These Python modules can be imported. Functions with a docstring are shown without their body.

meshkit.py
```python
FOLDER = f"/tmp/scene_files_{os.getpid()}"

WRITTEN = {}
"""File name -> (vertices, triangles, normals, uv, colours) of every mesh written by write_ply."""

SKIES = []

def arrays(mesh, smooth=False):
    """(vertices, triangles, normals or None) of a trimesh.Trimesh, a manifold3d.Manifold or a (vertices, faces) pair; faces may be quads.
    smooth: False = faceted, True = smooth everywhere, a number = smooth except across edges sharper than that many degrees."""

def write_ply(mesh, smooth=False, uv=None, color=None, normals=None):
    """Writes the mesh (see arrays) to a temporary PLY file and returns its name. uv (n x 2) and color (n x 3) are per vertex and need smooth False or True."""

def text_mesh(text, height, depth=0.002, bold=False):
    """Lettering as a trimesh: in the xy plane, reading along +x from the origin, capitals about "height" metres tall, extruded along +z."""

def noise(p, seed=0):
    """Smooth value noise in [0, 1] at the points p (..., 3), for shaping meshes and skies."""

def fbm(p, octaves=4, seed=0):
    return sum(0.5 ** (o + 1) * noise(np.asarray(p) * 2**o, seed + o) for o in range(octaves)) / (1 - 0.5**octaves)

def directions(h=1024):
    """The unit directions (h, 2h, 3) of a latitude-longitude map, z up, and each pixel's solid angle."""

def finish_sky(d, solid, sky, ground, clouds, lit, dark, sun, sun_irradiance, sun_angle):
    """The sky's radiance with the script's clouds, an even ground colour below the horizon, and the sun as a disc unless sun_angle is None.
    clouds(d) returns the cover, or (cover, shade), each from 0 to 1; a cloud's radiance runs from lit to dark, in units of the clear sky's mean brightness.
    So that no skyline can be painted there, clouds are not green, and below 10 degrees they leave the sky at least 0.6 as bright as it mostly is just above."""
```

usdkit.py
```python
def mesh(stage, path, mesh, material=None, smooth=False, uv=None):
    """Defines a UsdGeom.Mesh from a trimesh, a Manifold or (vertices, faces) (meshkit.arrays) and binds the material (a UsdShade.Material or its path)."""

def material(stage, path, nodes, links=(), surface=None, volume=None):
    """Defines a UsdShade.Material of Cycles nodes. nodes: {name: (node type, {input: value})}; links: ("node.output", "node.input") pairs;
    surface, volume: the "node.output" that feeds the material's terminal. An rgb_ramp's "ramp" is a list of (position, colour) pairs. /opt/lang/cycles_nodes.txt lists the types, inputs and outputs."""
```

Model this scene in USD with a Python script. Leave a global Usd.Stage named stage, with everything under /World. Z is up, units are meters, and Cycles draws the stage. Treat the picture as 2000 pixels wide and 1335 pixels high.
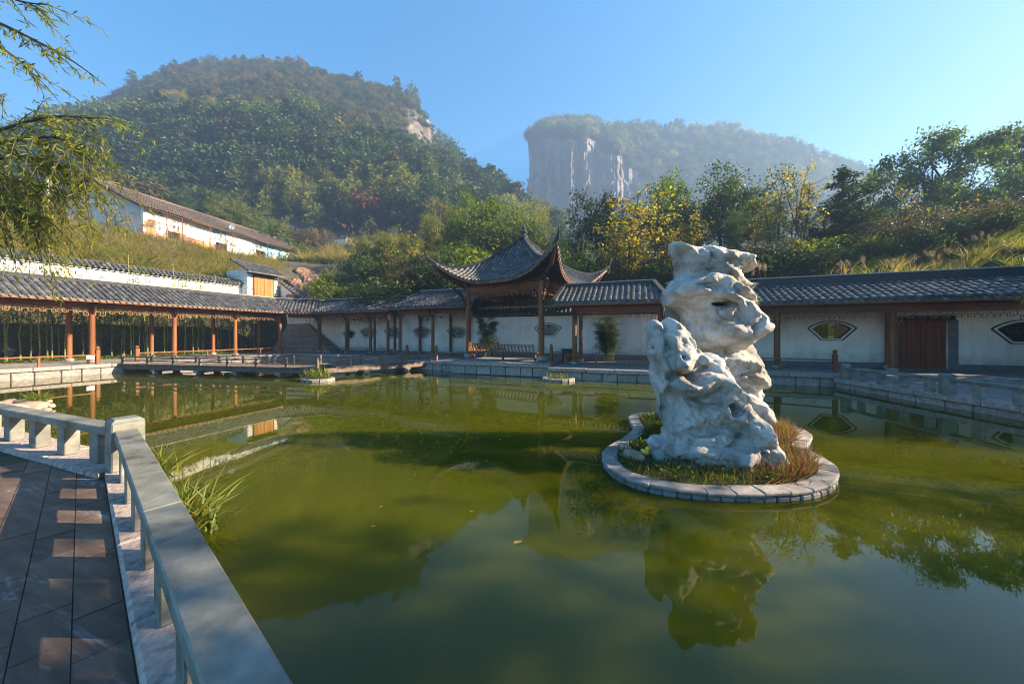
import math, random
import numpy as np, trimesh, usdkit, meshkit
from pxr import Usd, UsdGeom, UsdLux, UsdShade, Gf, Sdf, Vt
from scipy.spatial import ConvexHull
from scipy.interpolate import RBFInterpolator, RegularGridInterpolator
from shapely.geometry import Polygon, Point

stage = Usd.Stage.CreateInMemory()
UsdGeom.SetStageUpAxis(stage, 'Z'); UsdGeom.SetStageMetersPerUnit(stage, 1.0)
UsdGeom.Xform.Define(stage, '/World'); UsdGeom.Scope.Define(stage, '/World/Looks')
# ------------------------------------------------------------------ camera, sky, sun
TH = math.radians(20.5); CT, ST = math.cos(TH), math.sin(TH)      # the camera looks 20.5 degrees left of +Y
EYE, FPX, HY = 2.0, 670.0, 653.0
cam = UsdGeom.Camera.Define(stage, '/World/camera')
cam.CreateHorizontalApertureAttr(36.0); cam.CreateVerticalApertureAttr(36.0 * 683 / 1024)
cam.CreateFocalLengthAttr(36.0 * FPX / 2000)
cam.CreateVerticalApertureOffsetAttr(-36.0 * (667.5 - HY) / 2000)
cam.CreateClippingRangeAttr(Gf.Vec2f(0.05, 5000))
cam.AddTransformOp().Set(Gf.Matrix4d(CT, ST, 0, 0, 0, 0, 1, 0, ST, -CT, 0, 0, 0, 0, EYE, 1))
cam.CreateExposureAttr(2.36)
SUN_EL, SUN_CAM = math.radians(26.0), math.radians(91.0)          # 91 degrees right of the view direction
sa = SUN_CAM - TH                                                  # clockwise from +Y
SUN = np.array([math.sin(sa) * math.cos(SUN_EL), math.cos(sa) * math.cos(SUN_EL), math.sin(SUN_EL)])
M = usdkit.material
sky_mat = M(stage, '/World/Looks/sky', {
    's': ('sky_texture', {'sky_type': 'single_scattering', 'sun_disc': False, 'sun_elevation': SUN_EL, 'sun_rotation': sa % (2 * math.pi), 'air_density': 1.3, 'aerosol_density': 0.75, 'ozone_density': 5.0}),
    'gm': ('gamma', {'gamma': .72}), 'h': ('hsv', {'saturation': 1.62, 'value': 1.0}),
    'b': ('background_shader', {'strength': 0.070})}, [('s.color', 'gm.color'), ('gm.color', 'h.color'), ('h.color', 'b.color')], surface='b.background')
dome = UsdLux.DomeLight.Define(stage, '/World/sky')
UsdShade.MaterialBindingAPI.Apply(dome.GetPrim()).Bind(sky_mat)
dome.GetPrim().SetCustomDataByKey('kind', 'structure'); dome.GetPrim().SetCustomDataByKey('label', 'clear blue sky, paler towards the right')
sun = UsdLux.DistantLight.Define(stage, '/World/sun')
sun.CreateIntensityAttr(1.25); sun.CreateAngleAttr(0.5); sun.CreateNormalizeAttr(True); sun.CreateColorAttr(Gf.Vec3f(1.0, 0.81, 0.58))
zc = SUN / np.linalg.norm(SUN); xc = np.cross([0, 0, 1], zc); xc /= np.linalg.norm(xc); yc = np.cross(zc, xc)
sun.AddTransformOp().Set(Gf.Matrix4d(*xc, 0, *yc, 0, *zc, 0, 0, 0, 0, 1))

# ------------------------------------------------------------------ helpers
def at(px, d, py=None):                 # a place in the garden at depth d from the viewpoint
    x = (px - 1000) / FPX * d
    p = [x * CT - d * ST, x * ST + d * CT]
    return np.array(p if py is None else p + [EYE + (HY - py) / FPX * d])
def at_z(px, py, z):
    return np.array([*at(px, FPX * (EYE - z) / (py - HY)), z])
names = {}
def fresh(parent, name):
    k = (parent, name); n = names.get(k, -1) + 1; names[k] = n
    return f'{parent}/{name}' if n == 0 else f'{parent}/{name}_{n:03d}'
def tag(prim, label=None, cat=None, group=None, kind=None):
    p = prim.GetPrim() if hasattr(prim, 'GetPrim') else prim
    for k, v in (('label', label), ('category', cat), ('group', group), ('kind', kind)):
        if v: p.SetCustomDataByKey(k, v)
    return p
def path_of(p): return '/World' if p is None else str(p.GetPath())
def thing(name, label, cat, loc=(0, 0, 0), rz=0.0, group=None, kind=None, scale=None):
    x = UsdGeom.Xform.Define(stage, fresh('/World', name))
    x.AddTranslateOp().Set(Gf.Vec3d(*map(float, loc)))
    if rz: x.AddRotateZOp().Set(math.degrees(rz))
    if scale is not None: x.AddScaleOp().Set(Gf.Vec3f(*([scale] * 3 if np.ndim(scale) == 0 else map(float, scale))))
    return tag(x, label, cat, group, kind)
_tone = np.random.default_rng(99)
def give_tone(m):
    """One random tone per loose piece of the mesh, as a primvar that the materials read."""
    from scipy.sparse import coo_matrix
    from scipy.sparse.csgraph import connected_components
    P = np.array(m.GetPointsAttr().Get()); F = np.array(m.GetFaceVertexIndicesAttr().Get()).reshape(-1, 3); n = len(P)
    if m.GetNormalsAttr().Get() is not None and n < 60000:
        _, inv = np.unique(np.round(P, 5), axis=0, return_inverse=True); inv = inv.ravel(); G = inv[F]; k = inv.max() + 1
    else: inv, G, k = np.arange(n), F, n
    e = np.vstack([G[:, [0, 1]], G[:, [1, 2]]]); c, lab = connected_components(coo_matrix((np.ones(len(e), np.int8), (e[:, 0], e[:, 1])), (k, k)), False)
    UsdGeom.PrimvarsAPI(m).CreatePrimvar('tone', Sdf.ValueTypeNames.FloatArray, 'vertex').Set(Vt.FloatArray.FromNumpy(_tone.uniform(0, 1, c).astype(np.float32)[lab][inv]))
    return m
def obj(name, mesh, mat, parent=None, smooth=False, label=None, cat=None, group=None, kind=None):
    m = usdkit.mesh(stage, fresh(path_of(parent), name), mesh, mat, smooth=smooth)
    give_tone(m)
    return tag(m, label, cat, group, kind)
def copy_of(src, loc, rz, label, group=None, scale=None, cat=None):
    nm = str(src.GetName())
    while nm[-4:-3] == '_' and nm[-3:].isdigit(): nm = nm[:-4]
    was = src.GetCustomData()
    r = thing(nm, label, cat or was['category'], loc, rz, group, scale=scale)
    r.GetReferences().AddInternalReference(src.GetPath()); r.SetInstanceable(True)
    return r
def cat_(ms):
    vs, fs, n = [], [], 0
    for v, f in ms:
        vs.append(v); fs.append(np.asarray(f) + n); n += len(v)
    return np.vstack(vs), np.vstack(fs)
BF = np.array([[0,2,1],[0,3,2],[4,5,6],[4,6,7],[0,1,5],[0,5,4],[1,2,6],[1,6,5],[2,3,7],[2,7,6],[3,0,4],[3,4,7]])
BV = np.array([[-1,-1,-1],[1,-1,-1],[1,1,-1],[-1,1,-1],[-1,-1,1],[1,-1,1],[1,1,1],[-1,1,1]]) * .5
def rotz(v, a):
    c, s = math.cos(a), math.sin(a); v = np.asarray(v, float)
    return np.column_stack([v[:, 0] * c - v[:, 1] * s, v[:, 0] * s + v[:, 1] * c, v[:, 2]])
def box(c, s, rz=0.0):
    return rotz(BV * np.asarray(s, float), rz) + np.asarray(c, float), BF
def hull(p):
    h = ConvexHull(p); f = h.simplices.copy(); c = p.mean(0)
    n = np.cross(p[f[:, 1]] - p[f[:, 0]], p[f[:, 2]] - p[f[:, 0]])
    flip = ((p[f[:, 0]] - c) * n).sum(1) < 0; f[flip] = f[flip][:, ::-1]
    return p, f
_cb = {}
def cbox(c, s, ch=.012, rz=0.0):        # a box with chamfered edges
    s = np.asarray(s, float); ch = min(ch, s.min() * .45); key = (tuple(np.round(s, 4)), ch)
    if key not in _cb:
        p = []
        for q in BV * 2:
            for k in range(3):
                e = q * (s / 2 - ch); e[k] = q[k] * s[k] / 2; p.append(e)
        _cb[key] = hull(np.array(p))
    v, f = _cb[key]
    return rotz(v, rz) + np.asarray(c, float), f
def frame(d):
    d = d / max(np.linalg.norm(d), 1e-9); a = np.array([0, 0, 1.]) if abs(d[2]) < .9 else np.array([1., 0, 0])
    u = np.cross(a, d); u /= np.linalg.norm(u); return u, np.cross(d, u), d
def tube(pts, rad, n=8, caps=True):
    pts = np.asarray(pts, float); m = len(pts); rad = np.broadcast_to(rad, m).astype(float)
    ang = np.arange(n) / n * 2 * np.pi; V = []
    for i in range(m):
        u, w, _ = frame(pts[min(i + 1, m - 1)] - pts[max(i - 1, 0)])
        V.append(pts[i] + rad[i] * (np.cos(ang)[:, None] * u + np.sin(ang)[:, None] * w))
    V = np.vstack(V); F = []
    for i in range(m - 1):
        for j in range(n):
            a, b = i * n + j, i * n + (j + 1) % n
            F += [[a, b, b + n], [a, b + n, a + n]]
    if caps:
        V = np.vstack([V, pts[0], pts[-1]]); a = len(V) - 2
        for j in range(n):
            F += [[a, (j + 1) % n, j], [a + 1, (m - 1) * n + j, (m - 1) * n + (j + 1) % n]]
    return V, np.array(F)
def bar(p, q, w, h):                    # a rectangular stick from p to q, w wide, h high
    p, q = np.asarray(p, float), np.asarray(q, float); d = q - p; L = np.linalg.norm(d); u, v, d = frame(d)
    B = BV * [w, h, L]
    return (p + q) / 2 + B[:, :1] * u + B[:, 1:2] * v + B[:, 2:] * d, BF
def lathe(prof, c=(0, 0, 0), n=16):
    prof = np.asarray(prof, float); ang = np.arange(n) / n * 2 * np.pi; m = len(prof)
    V = np.vstack([np.column_stack([r * np.cos(ang), r * np.sin(ang), np.full(n, z)]) for r, z in prof]) + np.asarray(c, float); F = []
    for i in range(m - 1):
        for j in range(n):
            a, b = i * n + j, i * n + (j + 1) % n
            F += [[a, b, b + n], [a, b + n, a + n]]
    return V, np.array(F)
def sheet(G):                           # a grid (n, m, 3) of points as a mesh
    n, m = G.shape[:2]; i, j = np.meshgrid(np.arange(n - 1), np.arange(m - 1), indexing='ij'); a = (i * m + j).ravel()
    return G.reshape(-1, 3), np.vstack([np.column_stack([a, a + 1, a + m + 1]), np.column_stack([a, a + m + 1, a + m])])
def prism(poly, z0, z1):
    t = trimesh.creation.extrude_polygon(poly, z1 - z0, engine='earcut'); v = np.array(t.vertices); v[:, 2] += z0
    return v, np.array(t.faces)
def fbm(p, o=4, seed=0): return meshkit.fbm(p, o, seed)
RND = np.random.default_rng(7)
# ------------------------------------------------------------------ materials
L = '/World/Looks/'
def noisy(name, cols, scale=4.0, rough=.8, bump=.3, bscale=40.0, dist=.01, stretch=(1, 1, 1), island=0.0, detail=6, spec=.3, extra=None):
    """A surface of several natural tones: a colour ramp driven by noise, fine relief, and a tone of its own per piece."""
    n = {'g': ('geometry', {}), 'tn': ('attribute', {'attribute': 'tone'}), 'm': ('mapping', {'scale': stretch}), 'n': ('noise_texture', {'scale': scale, 'detail': detail, 'roughness': .62}),
         'r': ('rgb_ramp', {'ramp': cols}), 'b2': ('noise_texture', {'scale': bscale, 'detail': 5, 'roughness': .6}),
         'bp': ('bump', {'strength': bump, 'distance': dist}), 'p': ('principled_bsdf', {'roughness': rough, 'specular_ior_level': spec}),
         'mr': ('map_range', {'from_min': 0, 'from_max': 1, 'to_min': 1 - island, 'to_max': 1 + island}),
         'mx': ('mix', {'mix_type': 'multiply', 'fac': 1.0}), 'cc': ('combine_color', {})}
    l = [('g.position', 'm.vector'), ('m.vector', 'n.vector'), ('m.vector', 'b2.vector'), ('n.fac', 'r.fac'), ('b2.fac', 'bp.height'), ('bp.normal', 'p.normal'),
         ('tn.fac', 'mr.value'), ('mr.result', 'cc.r'), ('mr.result', 'cc.g'), ('mr.result', 'cc.b'), ('r.color', 'mx.color1'), ('cc.color', 'mx.color2'), ('mx.color', 'p.base_color')]
    return M(stage, L + name, n, l, surface='p.BSDF')
def leafy(name, cols, trans=.45, rough=.5, tint=1.0, perobj=0.0):
    """Leaves: every leaf takes its own tone from the ramp; light passes through them."""
    n = {'tn': ('attribute', {'attribute': 'tone'}), 'o': ('object_info', {}), 'r': ('rgb_ramp', {'ramp': cols}), 'p': ('principled_bsdf', {'roughness': rough, 'specular_ior_level': .35}),
         't': ('translucent_bsdf', {}), 'mix': ('mix_closure', {'fac': trans}), 'h': ('hsv', {'saturation': 1.1, 'value': 1.5 * tint}),
         'mr': ('map_range', {'to_min': 1 - perobj, 'to_max': 1 + perobj}), 'cc': ('combine_color', {}), 'mx': ('mix', {'mix_type': 'multiply', 'fac': 1.0})}
    l = [('tn.fac', 'r.fac'), ('o.random', 'mr.value'), ('mr.result', 'cc.r'), ('mr.result', 'cc.g'), ('mr.result', 'cc.b'), ('r.color', 'mx.color1'), ('cc.color', 'mx.color2'),
         ('mx.color', 'p.base_color'), ('mx.color', 'h.color'), ('h.color', 't.color'), ('p.BSDF', 'mix.closure1'), ('t.BSDF', 'mix.closure2')]
    return M(stage, L + name, n, l, surface='mix.closure')
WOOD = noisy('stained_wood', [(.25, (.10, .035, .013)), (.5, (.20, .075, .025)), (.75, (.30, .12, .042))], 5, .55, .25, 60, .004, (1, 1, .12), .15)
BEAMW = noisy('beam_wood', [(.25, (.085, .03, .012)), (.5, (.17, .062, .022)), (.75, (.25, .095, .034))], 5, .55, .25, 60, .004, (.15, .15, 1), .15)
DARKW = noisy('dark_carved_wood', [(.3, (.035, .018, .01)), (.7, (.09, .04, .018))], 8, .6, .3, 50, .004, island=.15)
DOORW = noisy('door_boards', [(.25, (.10, .028, .012)), (.5, (.18, .05, .018)), (.8, (.25, .08, .03))], 6, .55, .25, 60, .003, (1, 1, .1), .12)
SHUTW = noisy('shutter_wood', [(.25, (.24, .085, .02)), (.5, (.42, .16, .04)), (.8, (.5, .22, .07))], 6, .6, .2, 60, .003, (1, 1, .1), .1)
DECKW = noisy('weathered_deck_wood', [(.25, (.07, .05, .038)), (.5, (.15, .11, .085)), (.8, (.24, .18, .14))], 6, .75, .4, 60, .004, (1, 1, 1), .25)
LATT = noisy('lattice_wood', [(.3, (.22, .09, .035)), (.7, (.38, .18, .075))], 9, .6, .1, 50, .002, island=.1)
TILE = noisy('roof_tile', [(.25, (.025, .027, .030)), (.42, (.062, .064, .068)), (.55, (.10, .098, .094)), (.66, (.17, .158, .138)), (.78, (.28, .255, .21))], 3.2, .6, .5, 45, .006, island=.32, spec=.4)
OLDTILE = noisy('old_roof_tile', [(.2, (.05, .04, .03)), (.5, (.13, .10, .08)), (.8, (.24, .19, .15))], 5, .85, .5, 45, .008, island=.3)
RIDGE = noisy('ridge_masonry', [(.25, (.022, .023, .027)), (.6, (.055, .056, .062)), (.85, (.10, .10, .10))], 9, .8, .4, 40, .006, (1, 1, 2.5), .1)
CAPLIME = noisy('ridge_lime_cap', [(.3, (.30, .28, .26)), (.7, (.46, .44, .41))], 12, .8, .3, 40, .004)
def plaster(name, cols, streak, damp0=.6, damp1=1.15, fac=.4):
    """Lime plaster: broad tone changes, rain streaks, and a damp grey foot."""
    return M(stage, L + name, {'g': ('geometry', {}), 'n': ('noise_texture', {'scale': 1.1, 'detail': 7, 'roughness': .6}), 'r': ('rgb_ramp', {'ramp': cols}), 'm': ('mapping', {'scale': (4.5, 4.5, .22)}), 'n2': ('noise_texture', {'scale': 1.0, 'detail': 6, 'roughness': .62}),
        'sr': ('rgb_ramp', {'ramp': [(.50, (1, 1, 1)), (.62, streak), (.78, (.62, .60, .56))]}), 'mx': ('mix', {'mix_type': 'multiply', 'fac': fac}), 's': ('separate_xyz', {}), 'nz': ('noise_texture', {'scale': 2.2, 'detail': 6, 'roughness': .65}), 'ma': ('math', {'math_type': 'multiply_add', 'value2': 1.1, 'value3': -.55}), 'ad': ('math', {'math_type': 'add'}),
        'dr': ('map_range', {'from_min': damp0, 'from_max': damp1, 'to_min': .55, 'to_max': 1, 'clamp': True}), 'cc': ('combine_color', {}), 'm2': ('mix', {'mix_type': 'multiply', 'fac': .8}), 'b': ('bump', {'strength': .25, 'distance': .006}), 'n3': ('noise_texture', {'scale': 22, 'detail': 6, 'roughness': .6}), 'p': ('principled_bsdf', {'roughness': .88, 'specular_ior_level': .2})},
        [('g.position', 'n.vector'), ('n.fac', 'r.fac'), ('g.position', 'm.vector'), ('m.vector', 'n2.vector'), ('n2.fac', 'sr.fac'), ('r.color', 'mx.color1'), ('sr.color', 'mx.color2'), ('g.position', 's.vector'), ('g.position', 'nz.vector'), ('nz.fac', 'ma.value1'), ('s.z', 'ad.value1'), ('ma.value', 'ad.value2'), ('ad.value', 'dr.value'),
         ('dr.result', 'cc.r'), ('dr.result', 'cc.g'), ('dr.result', 'cc.b'), ('mx.color', 'm2.color1'), ('cc.color', 'm2.color2'), ('m2.color', 'p.base_color'), ('g.position', 'n3.vector'), ('n3.fac', 'b.height'), ('b.normal', 'p.normal')], surface='p.BSDF')
WHITE = plaster('white_plaster', [(.25, (.60, .57, .52)), (.45, (.73, .70, .655)), (.7, (.80, .775, .735))], (.86, .85, .82), .65, 1.25)
WALLTOP = plaster('bright_plaster', [(.25, (.62, .60, .55)), (.5, (.78, .765, .74)), (.8, (.83, .82, .80))], (.80, .78, .74), 4.2, 5.0)
PLINTH = noisy('grey_plinth', [(.3, (.10, .105, .12)), (.7, (.17, .175, .19))], 4, .8, .2, 40, .003)
BLACKRIM = noisy('dark_rim', [(.3, (.018, .018, .02)), (.7, (.035, .034, .036))], 9, .6, .1)
GRANITE = noisy('granite_block', [(.28, (.17, .15, .132)), (.5, (.28, .25, .222)), (.72, (.41, .365, .33))], 9, .85, .6, 60, .008, island=.14)
GRANITEP = noisy('pink_granite', [(.3, (.20, .155, .135)), (.48, (.36, .29, .255)), (.7, (.52, .44, .40))], 14, .9, 1.0, 32, .014, island=.1, detail=9)
STEPST = noisy('step_stone', [(.28, (.12, .112, .104)), (.6, (.25, .238, .222))], 4, .85, .5, 40, .008, island=.15)
GREENST = noisy('green_stone', [(.30, (.055, .050, .040)), (.43, (.13, .13, .108)), (.56, (.185, .186, .158)), (.68, (.25, .25, .22)), (.8, (.34, .33, .30))], 3.6, .5, .5, 45, .006, (1, 1, 1.6), .16, detail=10, spec=.5)
WALLROCK = noisy('wall_fieldstone', [(.3, (.09, .086, .078)), (.55, (.19, .182, .168)), (.8, (.32, .30, .28))], 3, .9, .6, 18, .02, island=.35)
SOIL = noisy('garden_soil', [(.3, (.05, .04, .025)), (.6, (.10, .08, .045)), (.8, (.09, .10, .03))], 2, .95, .6, 12, .03)
GROUND = noisy('slope_ground', [(.25, (.035, .04, .018)), (.5, (.075, .065, .035)), (.75, (.13, .10, .06))], .8, .95, .6, 9, .05)
RUST = noisy('rusty_steel', [(.3, (.10, .035, .018)), (.7, (.20, .075, .035))], 12, .8, .2, island=.2)
IRON = noisy('dark_iron', [(.3, (.03, .028, .026)), (.7, (.06, .055, .05))], 12, .6, .1)
PALE = noisy('pale_board', [(.3, (.70, .69, .66)), (.7, (.78, .77, .75))], 6, .7, .1)
BARK = noisy('tree_bark', [(.25, (.035, .026, .018)), (.6, (.085, .065, .048)), (.85, (.14, .115, .09))], 6, .9, .6, 30, .01, (1, 1, .3))
BAMBOOC = noisy('bamboo_cane', [(.25, (.12, .13, .03)), (.5, (.22, .22, .06)), (.8, (.34, .27, .12))], 3, .5, .1, 30, .002, (1, 1, .4), .35)
PEBBLE = noisy('river_stone', [(.25, (.30, .20, .13)), (.5, (.44, .32, .225)), (.8, (.52, .42, .33))], 2.6, .7, .2, 30, .003, island=.12)
PALELAT = noisy('pale_fretwork', [(.3, (.40, .38, .35)), (.7, (.58, .56, .53))], 9, .7, .1, island=.2)
# ------------------------------------------------------------------ ground and water
ctl = [(-34.4, y, 5.8) for y in (-10, 0, 8, 15, 21)] + [(-40, y, 8.3 + y * .01) for y in (0, 10, 18)] + [(-46, 8, 10.3), (-46, 16, 10.6), (-51, 16, 12.0), (-52, 22, 12.4), (-60, 18, 12.6), (-60, 30, 12.8), (-52.5, 30, 12.6), (-54, 38, 13.3), (-57, 46, 14.1), (-66, 46, 14.4), (-66, 15, 12.8),
       (-33, 24, 5.6), (-31, 28, 6.4), (-40, 24, 8.4), (-44, 30, 10.4), (-38, 33, 8.4), (-34, 36, 9.0), (-30, 31, 6.3), (-27, 34, 8.2), (-28, 27, 5.2), (-24, 26, 3.0), (-20, 26, 3.2), (-14, 25, 3.2), (-8, 25, 3.4), (-2, 25, 3.8),
       (-20, 34, 5.5), (-12, 34, 5.2), (-4, 32, 5.6), (1, 22, 3.6), (3, 30, 6.0), (8, 22.8, 3.4), (14, 22.8, 3.4), (20, 22.8, 3.6), (30, 21.6, 4.5), (8, 30, 7.5), (14, 30, 7.8), (20, 30, 7.9), (30, 30, 8.2), (44, 26, 9.5),
       (12, 34, 7.2), (24, 36, 7.2), (10, 45, 6.0), (26, 48, 5.0), (-5, 45, 6.0), (-20, 50, 8.5), (45, 48, 5), (22, 5, 1.2), (20, -8, 1.2), (35, 5, 2.2), (60, 10, 3), (-60, -10, 9), (-10, -25, 0.4), (20, -30, .6), (-40, -20, 6), (-48, 0, 9.5)]
for px, d, py in [(640, 50, 516), (690, 52, 520), (620, 66, 497), (700, 70, 486), (640, 85, 476), (720, 88, 470), (540, 90, 455), (300, 95, 420), (100, 90, 420), (820, 90, 470), (950, 90, 490), (1050, 110, 520)]:
    ctl.append(tuple(at(px, d, py)))
for px, d, z in [(1200, 120, 8), (1400, 120, 8), (1700, 110, 7), (2100, 100, 6), (1200, 230, 12), (1600, 230, 14), (2200, 200, 14)]:
    ctl.append((*at(px, d), z))
ctl = np.array(ctl)
_rbf = RBFInterpolator(ctl[:, :2], ctl[:, 2], kernel='linear', neighbors=24)
def land_z(xy, rough=True):
    xy = np.atleast_2d(np.asarray(xy, float)); z = _rbf(xy)
    if rough: z = z + (fbm(np.column_stack([xy * .35, xy[:, :1] * 0]), 4, 3) - .5) * .9
    return z
GARDEN = Polygon([(-34, -6), (-34, 21.3), (-31.4, 24.4), (-23, 24.4), (-16, 24.0), (-10.5, 24.6), (-2, 22.6), (1.5, 22.4), (16, 22.2), (16, -30), (-20, -30)])
import shapely
def axis(lo, hi, step, far): 
    a = np.arange(lo, hi + .01, step); g = [step]
    left, right = [lo], [hi]
    while left[-1] > -far: left.append(left[-1] - g[0] * 1.28 ** len(left))
    while right[-1] < far: right.append(right[-1] + g[0] * 1.28 ** len(right))
    return np.array(left[:0:-1] + list(a) + right[1:])
gx, gy = axis(-72, 46, 1.0, 900), axis(-14, 60, 1.0, 900)
XX, YY = np.meshgrid(gx, gy, indexing='ij'); xy = np.column_stack([XX.ravel(), YY.ravel()])
zz = land_z(np.clip(xy, -320, 320)); inside = shapely.contains_xy(GARDEN, xy[:, 0], xy[:, 1])
zz = np.where(inside, -1.3, zz).reshape(XX.shape)
obj('ground', sheet(np.dstack([XX, YY, zz])), GROUND, smooth=True, kind='structure', label='earth slopes round the garden')

WATER = M(stage, L + 'pond_water', {
    'g': ('geometry', {}), 'm': ('mapping', {'scale': (1.0, 2.2, 1.0), 'rotation': (0, 0, .4)}), 'n': ('noise_texture', {'scale': .9, 'detail': 5, 'roughness': .62, 'distortion': .5}), 'n2': ('noise_texture', {'scale': .22, 'detail': 4, 'distortion': .8}), 'fl': ('noise_texture', {'scale': 2.6, 'detail': 8, 'roughness': .7}),
    'r': ('rgb_ramp', {'ramp': [(.3, (.046, .056, .0010)), (.7, (.060, .067, .0012))]}), 'fr': ('rgb_ramp', {'ramp': [(.72, (0, 0, 0)), (.80, (.14, .14, .14))]}), 'mx': ('mix', {'color2': (.11, .11, .03)}),
    'b': ('bump', {'strength': .04, 'distance': .010}), 'p': ('principled_bsdf', {'roughness': .012, 'ior': 1.33, 'specular_ior_level': .6, 'subsurface_weight': 1.0, 'subsurface_radius': (.5, .6, .3), 'subsurface_scale': .55})},
    [('g.position', 'm.vector'), ('m.vector', 'n.vector'), ('m.vector', 'n2.vector'), ('g.position', 'fl.vector'), ('n2.fac', 'r.fac'), ('fl.fac', 'fr.fac'), ('fr.color', 'mx.fac'), ('r.color', 'mx.color1'), ('mx.color', 'p.base_color'), ('n.fac', 'b.height'), ('b.normal', 'p.normal')], surface='p.BSDF')
wp = Polygon([(-26.2, -12), (-26.2, 19.9), (-16, 19.9), (-16, 17.4), (-9, 17.2), (-9, 16.2), (1, 16.2), (1, 17.2), (7.3, 17.2), (9, 10.5), (10.8, 3), (12, -12)])
obj('water', prism(wp, -.9, 0.0), WATER, kind='structure', label='still green pond water')

# ------------------------------------------------------------------ foliage tools
def leaves(c, size, rng, up=.35, long=1.9, jitter=.35, dirs=None):
    """One folded diamond (two triangles) per point of c."""
    n = len(c); nrm = rng.normal(size=(n, 3)); nrm[:, 2] = np.abs(nrm[:, 2]) + up; nrm /= np.linalg.norm(nrm, axis=1)[:, None]
    a = rng.normal(size=(n, 3)) if dirs is None else np.asarray(dirs) + rng.normal(size=(n, 3)) * .25
    a -= (a * nrm).sum(1)[:, None] * nrm; a /= np.linalg.norm(a, axis=1)[:, None]; b = np.cross(nrm, a)
    s = size * (1 + jitter * rng.uniform(-1, 1, n))[:, None]
    w = s / long / 2
    V = np.stack([c, c + a * s * .5 + b * w, c + a * s, c + a * s * .5 - b * w], 1) + 0.0
    V[:, 1] += nrm * w * .35; V[:, 3] += nrm * w * .35
    k = np.arange(n)[:, None] * 4
    return V.reshape(-1, 3), np.hstack([k + [0, 1, 2], k + [0, 2, 3]]).reshape(-1, 3)
def crown(rng, blobs, n, size, clump=.28, per=34, inner=.45, **kw):
    """Leaves in clumps spread through the outer part of a group of ellipsoids."""
    vol = np.array([r[0] * r[1] * r[2] for _, r in blobs]) ** .67; share = vol / vol.sum(); out = []
    for (c, r), f in zip(blobs, share):
        m = max(3, int(n * f / per)); d = rng.normal(size=(m, 3)); d /= np.linalg.norm(d, axis=1)[:, None]
        rad = inner + (1 - inner) * rng.uniform(0, 1, m) ** .45
        cen = np.asarray(c) + d * rad[:, None] * np.asarray(r)
        k = rng.poisson(per, m); idx = np.repeat(np.arange(m), k)
        sp = clump * np.mean(r) * rng.uniform(.6, 1.3, m)[idx]
        g = rng.normal(size=(len(idx), 3)); g[:, 2] *= .7
        out.append(cen[idx] + g * sp[:, None])
    return leaves(np.vstack(out), size, rng, **kw)
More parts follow.
